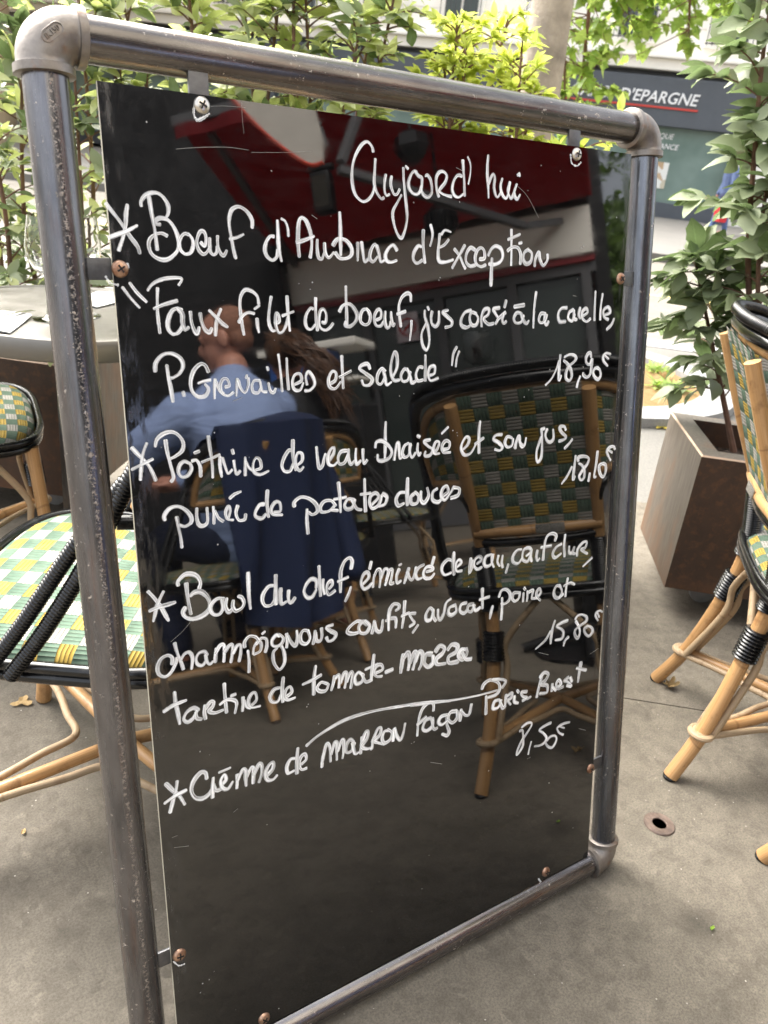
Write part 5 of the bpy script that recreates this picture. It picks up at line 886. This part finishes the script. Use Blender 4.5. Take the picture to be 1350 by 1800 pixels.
# ------------------------------------------------------------ restaurant behind the photographer (seen mirrored in the panel)
FX = V((4.563, -5.10, 0)); FA = R(49)
def fw(s, o, z): return FX + V((math.cos(FA), math.sin(FA), 0)) * s + V((-math.sin(FA), math.cos(FA), 0)) * o + V((0, 0, z))
rs = thing('restaurant_building', FX, FA, 'restaurant front with pale fascia band, grey doors and near-black wall standing for deep shadow, mirrored in the glossy panel', 'building')
M_fac = simple('fascia_cream', (.88, .85, .78), .6, 0, .04, 3); M_dark = simple('dark_joinery_and_shade', (.004, .004, .005), .7, 0, .2, 8); M_grey = simple('grey_frame', (.10, .10, .105), .5, 0, .1, 6); M_upper = simple('upper_stone', (.5, .47, .41), .85, 0, .1, 1)
mb = MB(); mb.box((-6.3, -5.2, 10.2), (15.5, 9.6, 14)); mb.box((-6.3, -6.3, 1.65), (15.5, 7.4, 3.1)); mb.build('wall', M_upper, rs, smooth=False)
mb = MB(); mb.box((-7.9, .0, 3.0), (13, .5, 6.0), bev=.01); mb.box((1.51, -4.0, 3.0), (.13, 7.4, 6.0)); mb.build('deep_shade_wall', M_dark, rs, smooth=False)  # side wall past the doors is painted near-black as deep shadow
mb = MB(); mb.box((.02, -.02, 2.50), (2.86, .1, .40), bev=.004); mb.build('fascia', M_fac, rs, smooth=False)
M_rdk = simple('lintel_red', (.25, .02, .025), .5, 0, .15, 5)
mb = MB(); mb.box((.02, -.06, 2.265), (2.86, .12, .06), bev=.004); mb.build('lintel', M_rdk, rs, smooth=False)
mb = MB(); mb.box((.02, -.09, 2.19), (2.86, .1, .09), bev=.004); mb.box((.02, -.09, .16), (2.86, .1, .3), bev=.004); mb.build('door_rail', M_grey, rs, smooth=False)
for s in (-1.38, -.70, .02, .70, 1.36):
    mb = MB(); mb.box((s, -.1, 1.24), (.085, .13, 1.84), bev=.006); mb.build('post', M_grey, rs, smooth=False)
for a, b in ((-1.33, -.75), (-.65, -.03), (.07, .65), (.75, 1.31)):
    mb = MB(); mb.box(((a + b) / 2, -.12, 1.24), (b - a, .012, 1.82)); mb.build('pane', M_win, rs, smooth=False)
mb = MB(); mb.box((0, -2.58, 1.2), (2.8, .1, 2.2)); mb.build('back_wall', M_dark, rs, smooth=False)
ns = thing('no_smoking_sign', fw(-.3, -.03, 1.925), FA + math.pi, 'small square no-smoking sign on the restaurant door, mirrored between the handwritten words', 'sign')
mb = MB(); mb.box((0, 0, 0), (.215, .008, .27), bev=.002); mb.build('plate', simple('sign_pale', (.66, .58, .62), .5), ns)
mb = MB(); mb.tube([(.078 * math.cos(a), -.006, .078 * math.sin(a)) for a in [2 * math.pi * k / 32 for k in range(32)]], .010, 8, closed=True); mb.box((0, -.007, 0), (.14, .006, .018), Matrix.Rotation(R(45), 4, 'Y')); mb.build('ring', simple('ban_red', (.5, .07, .07), .5), ns)
mb = MB(); mb.box((-.012, -.005, -.004), (.09, .004, .02)); mb.box((.05, -.005, .02), (.008, .004, .04)); mb.build('cigarette', M_iron, ns)
# awning
aw = thing('awning', fw(0, 0, 0), FA, 'dark red fabric awning of the restaurant, mirrored across the top of the panel', 'awning')
m = Mat('awning_red'); o = m.obj(); f = m.noise(o, 3, 4); m.set(m.mix(m.rng(f, .3, .7), (.22, .008, .012), (.28, .012, .018)), .8)
tl = m.n('ShaderNodeBsdfTranslucent'); tl.inputs[0].default_value = (.36, .012, .02, 1); mx = m.n('ShaderNodeMixShader'); mx.inputs[0].default_value = .5
m.nt.links.new(m.b.outputs[0], mx.inputs[1]); m.nt.links.new(tl.outputs[0], mx.inputs[2]); m.nt.links.new(mx.outputs[0], m.out.inputs[0]); M_awn = m.m
def awz(o_, u): return 2.77 + .36 * o_ - .03 * math.sin(math.pi * min(1, o_ / 1.8)) + .006 * math.sin(u * 40)
mb = MB(); mb.grid(lambda u, v: V((-1.44 + 2.92 * u, .03 + 1.8 * v, awz(1.8 * v, u))), 60, 16); mb.grid(lambda u, v: V((-1.44 + 2.92 * u, .03 + 1.8 * v, awz(1.8 * v, u) + .006)), 60, 16, flip=True); mb.build('canopy', M_awn, aw)
mb = MB(); mb.box((.02, 1.86, awz(1.8, 0)), (2.96, .07, .08), bev=.01); mb.build('front_bar', M_grey, aw, smooth=False)
mb = MB(); mb.grid(lambda u, v: V((-1.44 + 2.92 * u, 1.89 + .015 * math.sin(u * 50), awz(1.8, 0) - .03 - .10 * v)), 60, 6); mb.build('valance', M_awn, aw)
def bar(a, b2):
    a, b2 = V(a), V(b2); d = b2 - a; mb = MB(); mb.box((a + b2) / 2, (.055, d.length, .055), d.to_track_quat('Y', 'Z').to_matrix().to_4x4(), bev=.006); mb.build('arm', M_grey, aw, smooth=False)
bar((.05, 1.8, 3.36), (-.1, 2.2, 2.74)); bar((-.12, 2.2, 2.70), (.94, .75, 2.45)); bar((-1.2, 1.8, 3.32), (-1.3, .06, 2.66)); bar((.94, .75, 2.45), (1.2, .05, 2.6))
vb = thing('hanging_valance', fw(-.36, 2.36, 2.71), FA, 'curved cream fabric valance with red piping and grey marks, mirrored at top left', 'awning valance')
mb = MB(); pts = [(a * .9, b2 * .9) for a, b2 in [(-.50, .72), (-.36, .50), (-.18, .27), (.02, .07), (.12, .0), (.21, .0), (.23, .14), (.20, .36), (.12, .60), (.0, .82)]]
mb.prism([(x, z) for x, z in pts], -.012, .012); mb.v = [(x, z2, y) for x, y, z2 in mb.v]; mb.build('cloth', simple('cream_canvas', (.60, .56, .50), .8, 0, .06, 6), vb, smooth=False)
mb = MB(); mb.tube(catmull([(x, 0, z) for x, z in pts[:6]], 5), .016, 8); mb.build('piping', simple('piping_red', (.62, .06, .03), .6), vb)
mb = MB(); q2 = random.Random(9)
for k in range(7): mb.box((-.12 + .055 * k + (k % 2) * .02, -.016, .60 - .075 * k + q2.uniform(-.02, .02)), (.022, .004, .13), Matrix.Rotation(R(-12), 4, 'Y'))
for k in range(5): mb.box((-.06 + .06 * k, -.016, .66 - .1 * k), (.05, .004, .02), Matrix.Rotation(R(20), 4, 'Y'))
mb.build('lettering', M_grey, vb, smooth=False)
mb = MB(); mb.tube([(-.05, -.5, .72), (-.05, .0, .72), (-.05, .0, .5)], .012, 8); mb.tube([(.12, -.5, .70), (.12, .0, .66), (.12, .0, .4)], .012, 8); mb.build('hanger', M_grey, vb)
ht = thing('patio_heater', fw(-.39, 1.75, 2.565), FA, 'dark box-shaped heater hung from the awning arm, mirrored left of the heading', 'heater')
mb = MB(); mb.box((0, 0, .15), (.15, .13, .29), bev=.02); mb.build('body', M_iron, ht); mb = MB(); mb.box((0, .068, .15), (.11, .01, .22)); mb.build('grille', simple('heater_grille', (.05, .045, .035), .5, .3), ht); mb = MB(); mb.tube([(0, 0, .29), (0, 0, .84)], .015, 8); mb.tube([(-.09, .0, .335), (.1, .0, .325)], .03, 10); mb.build('bracket', M_iron, ht)
ln = thing('lantern', fw(.30, 1.75, 2.76), FA, 'faceted dark lantern hung under the awning, mirrored above the heading', 'lantern')
mb = MB(); mb.lathe([(.02, 0), (.09, .06), (.13, .13), (.12, .21), (.04, .25), (.02, .26)], 6); mb.build('shade', M_iron, ln, smooth=False); mb = MB(); mb.lathe([(.012, .25), (.012, .62)], 8); mb.build('rod', M_iron, ln)
sp = thing('spotlight', fw(.35, 1.2, 2.40), FA, 'round dark spotlight under the awning arm, mirrored below the heading', 'spotlight')
mb = MB(); mb.lathe([(.05, -.02), (.10, .0), (.125, .07), (.12, .16), (.07, .21), (.03, .24)], 20); mb.build('housing', M_iron, sp); mb = MB()
for k in range(12): mb.box((.125 * math.cos(k * .5236), .125 * math.sin(k * .5236), .09), (.02, .02, .12), Matrix.Rotation(k * .5236, 4, 'Z'))
mb.build('fin', M_iron, sp); mb = MB(); mb.lathe([(.001, -.024), (.06, -.022)], 16); mb.build('lens', simple('spot_lens', (.12, .12, .11), .2), sp); mb = MB(); mb.tube([(0, 0, .24), (0, 0, .80)], .012, 8); mb.build('rod', M_iron, sp)
wl = thing('wall_lantern', fw(.36, .05, 1.48), FA, 'glass-shaded lamp on the restaurant door frame, mirrored just above the large chair', 'wall lamp')
mb = MB(); mb.lathe([(.07, 0), (.125, .04), (.14, .14), (.125, .27), (.12, .27), (.133, .14), (.118, .045), (.066, .006)], 28, (0, .12, 0)); mb.build('shade', M_glass, wl); mb = MB(); mb.lathe([(.001, .02), (.04, .03), (.045, .14), (.02, .2)], 16, (0, .12, 0)); mb.build('bulb', simple('frosted_bulb', (.5, .48, .44), .5), wl); mb = MB(); mb.tube([(0, -.05, .0), (0, .12, -.01)], .012, 8); mb.lathe([(.001, -.02), (.06, -.015), (.06, .0), (.001, .004)], 20, (0, .12, 0)); mb.build('bracket', M_iron, wl)
sb = thing('service_station', fw(-.33, 2.5, 0), FA, 'dark waiter station with cream shelves and a blue tray, mirrored beside the woman', 'sideboard')
mb = MB(); mb.box((0, 0, .56), (.62, .4, 1.1), bev=.01); mb.build('cabinet', M_dark, sb, smooth=False); mb = MB(); mb.box((0, .0, 1.5), (.66, .44, .045), bev=.008); mb.box((0, 0, 1.27), (.64, .42, .025), bev=.006); mb.build('shelf', M_fac, sb, smooth=False)
mb = MB(); mb.box((-.06, .1, 1.385), (.42, .2, .17), bev=.01); mb.build('tray', simple('blue_crate', (.03, .09, .30), .5), sb, smooth=False); mb = MB()
for x in (-.29, .29): mb.box((x, -.17, 1.31), (.03, .03, .38))
mb.build('upright', M_iron, sb, smooth=False)
copy_thing(CHAIR, (2.15, -2.62, 0), R(25 - 90), 'woven bistro armchair farther back, mirrored small in the middle of the panel')
copy_thing(CHAIR, (3.3, -3.3, 0), R(160 - 90), 'woven bistro armchair deepest in the mirrored terrace, near the restaurant doors')

# ------------------------------------------------------------ seated man in a blue shirt, jacket over his chair
MP = V((.985, -1.80, 0)); MA = R(-98)
JP = V((.825, -1.65, 0)); JA = R(-116)
copy_thing(CHAIR, JP, JA - R(90), 'woven bistro armchair under the man in blue, navy jacket over its back')
man = thing('person', MP, MA - R(90), 'man in a light blue shirt seated with his back to the glossy panel', 'person')
def torso(mb, g=0.0):
    limb(mb, [(0, -.03, .55), (.0, -.05, .74), (.0, -.05, .92), (-.01, -.02, 1.0)], [.155 + g, .165 + g, .175 + g, .14 + g], 18)
    blob(mb, V((-.01, -.03, .96)), (.205 + g, .125 + g, .13 + g)); blob(mb, V((-.015, -.03, 1.045)), (.16 + g, .09 + g, .07 + g))
ARM_R = [(.19, .0, 1.0), (.32, .14, .89), (.42, .30, .83), (.46, .42, .79), (.47, .55, .775)]
ARM_L = [(-.2, -.0, 1.0), (-.2, .12, .88), (-.2, .24, .76), (-.12, .38, .765), (-.04, .5, .775)]
mb = MB(); torso(mb); limb(mb, ARM_R, [.06, .05, .043, .038, .028]); limb(mb, ARM_L, [.06, .05, .043, .038, .028])
for s in (-1, 1):
    limb(mb, [(s * .09, .0, .53), (s * .12, .22, .55), (s * .13, .42, .52)], [.095, .08, .062]); limb(mb, [(s * .13, .42, .52), (s * .13, .44, .28), (s * .13, .40, .08)], [.058, .052, .038]); blob(mb, V((s * .13, .47, .045)), (.042, .12, .04))
limb(mb, [(-.015, -.03, 1.05), (-.035, .0, 1.17)], [.066, .058]); HC = V((-.045, .02, 1.27)); HR = 0
Hm = Matrix.Translation(HC) @ Euler((R(-8), 0, R(-35))).to_matrix().to_4x4()
def hb(c, r, seg=14): blob(mb, Hm @ V(c), r, Euler((R(-8), 0, R(-35))), seg)
hb((0, .005, .03), (.074, .094, .085)); hb((0, .035, -.035), (.058, .068, .075)); hb((0, .075, -.08), (.032, .028, .025)); hb((0, .107, -.012), (.012, .022, .026)); hb((0, .088, .025), (.05, .018, .012)); hb((0, .095, -.05), (.022, .014, .012))
for s in (-1, 1): hb((s * .075, -.012, -.01), (.010, .022, .034)); hb((s * .03, .083, .008), (.014, .01, .009))
for (hx, hy, hz), dr in (((.475, .61, .767), V((.05, 1, 0))), ((.0, .56, .767), V((.4, 1, 0)))):
    d = dr.normalized(); sd = V((d.y, -d.x, 0)); c = V((hx, hy, hz)); limb(mb, [c - d * .05, c + d * .03], [.032, .036]); 
    for k in range(4):
        b0 = c + d * .045 + sd * ((k - 1.5) * .021); Lf = (.07, .08, .075, .058)[k]; limb(mb, [b0, b0 + d * Lf * .5 + V((0, 0, .012)), b0 + d * Lf + V((0, 0, -.008))], [.0095, .0088, .0075], 8)
    limb(mb, [c + sd * .03 - d * .02, c + sd * .06 + d * .015, c + sd * .065 + d * .045], [.012, .0105, .008], 8)
remesh(mb, 'body', simple('man_skin', (.50, .235, .165), .5, 0, .14, 18), man, .0075, 3)
mb = MB(); hb((0, -.022, .042), (.077, .082, .079)); hb((0, -.05, -.01), (.066, .045, .05)); remesh(mb, 'hair', simple('cropped_hair', (.27, .125, .08), .8, 0, .3, 90), man, .008, 2)
mb = MB(); torso(mb, .016); limb(mb, ARM_R, [.088, .072, .062, .054, .044]); limb(mb, ARM_L, [.085, .07, .06, .052, .044]); limb(mb, [(-.015, -.03, 1.05), (-.022, -.015, 1.11)], [.09, .076])
m = Mat('blue_shirt'); o = m.obj(); f = m.noise(o, 300, 2); fd = m.noise(m.map(o, (2, 2, 5), rot=(.3, .6, 0)), 2.2, 2, .45, .6); m.set(m.mix(f, (.24, .32, .56), (.33, .42, .66)), .85); m.bump(fd, .045, .6); M_shirt = m.m
remesh(mb, 'shirt', M_shirt, man, .012, 5)
mb = MB()
for s in (-1, 1): limb(mb, [(s * .09, -.02, .54), (s * .12, .22, .56), (s * .13, .43, .525)], [.11, .095, .076]); limb(mb, [(s * .13, .43, .52), (s * .13, .45, .28), (s * .13, .41, .12)], [.075, .068, .06])
remesh(mb, 'trousers', simple('navy_cloth', (.012, .018, .045), .85, 0, .2, 20), man, .013, 4)
mb = MB()
for s in (-1, 1): blob(mb, V((s * .13, .475, .045)), (.05, .135, .045))
remesh(mb, 'shoes', M_iron, man, .012, 2)
m = Mat('navy_jacket'); o = m.obj(); f = m.noise(o, 200, 2); m.set(m.mix(f, (.007, .014, .046), (.015, .028, .085)), .85); M_jk = m.m
jk = thing('jacket', JP, JA - R(90), 'navy jacket draped over the back of the seated man\'s chair, hanging almost to the floor', 'jacket')
def drape(u, v, off):
    x = .045 - .025 * v + (u - .5) * (.43 + .07 * v); f2 = math.sin(u * 15 - 2.2 * v + 1.2 * math.sin(v * 3)) * .042 * v + math.sin(u * 27 + 2 + 1.5 * v) * .012 * v
    if v < .14: t = v / .14; y = -.29 - .10 * t; z = .90 + .052 * math.sin(t * math.pi * .72)
    else: t = (v - .14) / .86; y = -.40 + .06 * t ; z = .925 - (.60 + .06 * math.sin(u * 2.6 + .3) - .05 * abs(u - .45)) * t
    z -= .06 * (abs(x) / .25) ** 2 * (1 - v) if v < .14 else 0
    bow = .13 * (abs(x) / .25) ** 2 * (1 - .55 * v) - .02
    return V((x, y + bow - f2 + off, z + off * .3))
mb = MB(); mb.grid(lambda u, v: drape(u, v, 0), 70, 50, flip=True); mb.grid(lambda u, v: drape(u, v, .012), 70, 50); mb.build('cloth', M_jk, jk)
mb = MB(); limb(mb, [(-.24, -.22, .86), (-.27, -.28, .7), (-.27, -.33, .5), (-.25, -.36, .40)], [.05, .052, .05, .046]); remesh(mb, 'sleeve', M_jk, jk, .012, 3)
# woman with a brown ponytail farther back
wm = thing('person', (1.34, -2.0, 0), R(-60 - 90), 'woman with long brown hair seated beyond the man, mirrored beside his neck', 'person')
mb = MB(); limb(mb, [(0, -.03, .55), (0, -.0, .8), (0, .03, 1.0)], [.15, .14, .13], 16)
for s in (-1, 1):
    limb(mb, [(s * .16, .03, .98), (s * .2, .12, .78), (s * .12, .34, .77)], [.05, .042, .032]); limb(mb, [(s * .09, 0, .53), (s * .11, .42, .52), (s * .11, .4, .07)], [.09, .06, .04]); blob(mb, V((s * .11, .46, .04)), (.04, .11, .038))
    for k in range(5): limb(mb, [(s * .12 + (k - 2) * .016, .34, .77), (s * .11 + (k - 2) * .018, .40, .765), (s * .1 + (k - 2) * .016, .44 - .006 * abs(k - 2), .758)], [.009, .0085, .007], 8)
limb(mb, [(0, .04, 1.02), (0, .07, 1.14)], [.055, .05]); blob(mb, V((0, .09, 1.24)), (.073, .092, .11)); blob(mb, V((0, .185, 1.22)), (.012, .02, .022))
remesh(mb, 'body', bpy.data.materials['man_skin'], wm, .010, 3)
mb = MB(); limb(mb, [(0, -.03, .55), (0, 0, .8), (0, .03, 1.0)], [.165, .155, .15], 16)
for s in (-1, 1): limb(mb, [(s * .16, .03, .98), (s * .2, .12, .78), (s * .15, .26, .77)], [.066, .058, .046])
remesh(mb, 'top', M_dark, wm, .013, 4)
mb = MB(); blob(mb, V((0, .065, 1.262)), (.083, .1, .1)); q2 = random.Random(4)
for k in range(240):
    a = q2.uniform(0, 6.28); rr = q2.uniform(.03, .085); o1 = V((rr * math.cos(a), .05 + rr * math.sin(a) * .8, 1.27 + q2.uniform(-.02, .07))); o2 = V((q2.gauss(-.07, .022), q2.gauss(-.08, .02), q2.gauss(1.235, .022)))
    o3 = V((q2.gauss(-.15, .022), q2.gauss(-.10, .02), q2.gauss(1.14, .03))); o4 = V((q2.gauss(-.20, .03), q2.gauss(-.10, .02), q2.gauss(1.03, .05))); mb.tube(catmull([o1, o2, o3, o4], 5), [.0042] * 12 + [.0035, .003, .002, .0015], 4)
mb.build('hair', simple('brown_hair', (.10, .042, .016), .45, 0, .45, 60), wm)
copy_thing(CHAIR, (1.34, -2.0, 0), R(-60 - 90), 'woven bistro armchair under the woman with brown hair')
# street trees beyond the restaurant corner
def street_tree(x, y, h, label, seed):
    t = thing('street_tree', (x, y, -.14), 0, label, 'tree', 'street trees beyond the restaurant'); q2 = random.Random(seed); mb = MB(); trunk(mb, [(0, 0, 0), (.05, 0, h * .3), (0, .05, h * .7)], [.16, .12, .06]); mb.build('trunk', M_trunk, t); mb = MB()
    cl = [V((q2.gauss(0, 1.0), q2.gauss(0, 1.0), h * .55 + q2.gauss(0, h * .2))) for _ in range(26)]
    for k in range(2600):
        c = q2.choice(cl); p = c + V((q2.gauss(0, .38), q2.gauss(0, .38), q2.gauss(0, .3))); d = V((q2.gauss(0, 1), q2.gauss(0, 1), q2.gauss(-.3, .6))); leaf(mb, p, d, V((q2.gauss(0, .5), q2.gauss(0, .5), 1)), q2.uniform(.14, .24), .12, q2, n=2)
    mb.build('crown', M_dkleaf, t); return t
street_tree(10.3, -8.1, 5.2, 'leafy green tree beyond the restaurant corner, mirrored at the right edge of the panel', 1); street_tree(13.8, -10.2, 7, 'taller green tree behind the corner tree, mirrored at the right edge', 2); street_tree(9.6, -6.4, 4.4, 'small bushy tree nearest the corner, mirrored at the lower right edge', 3)
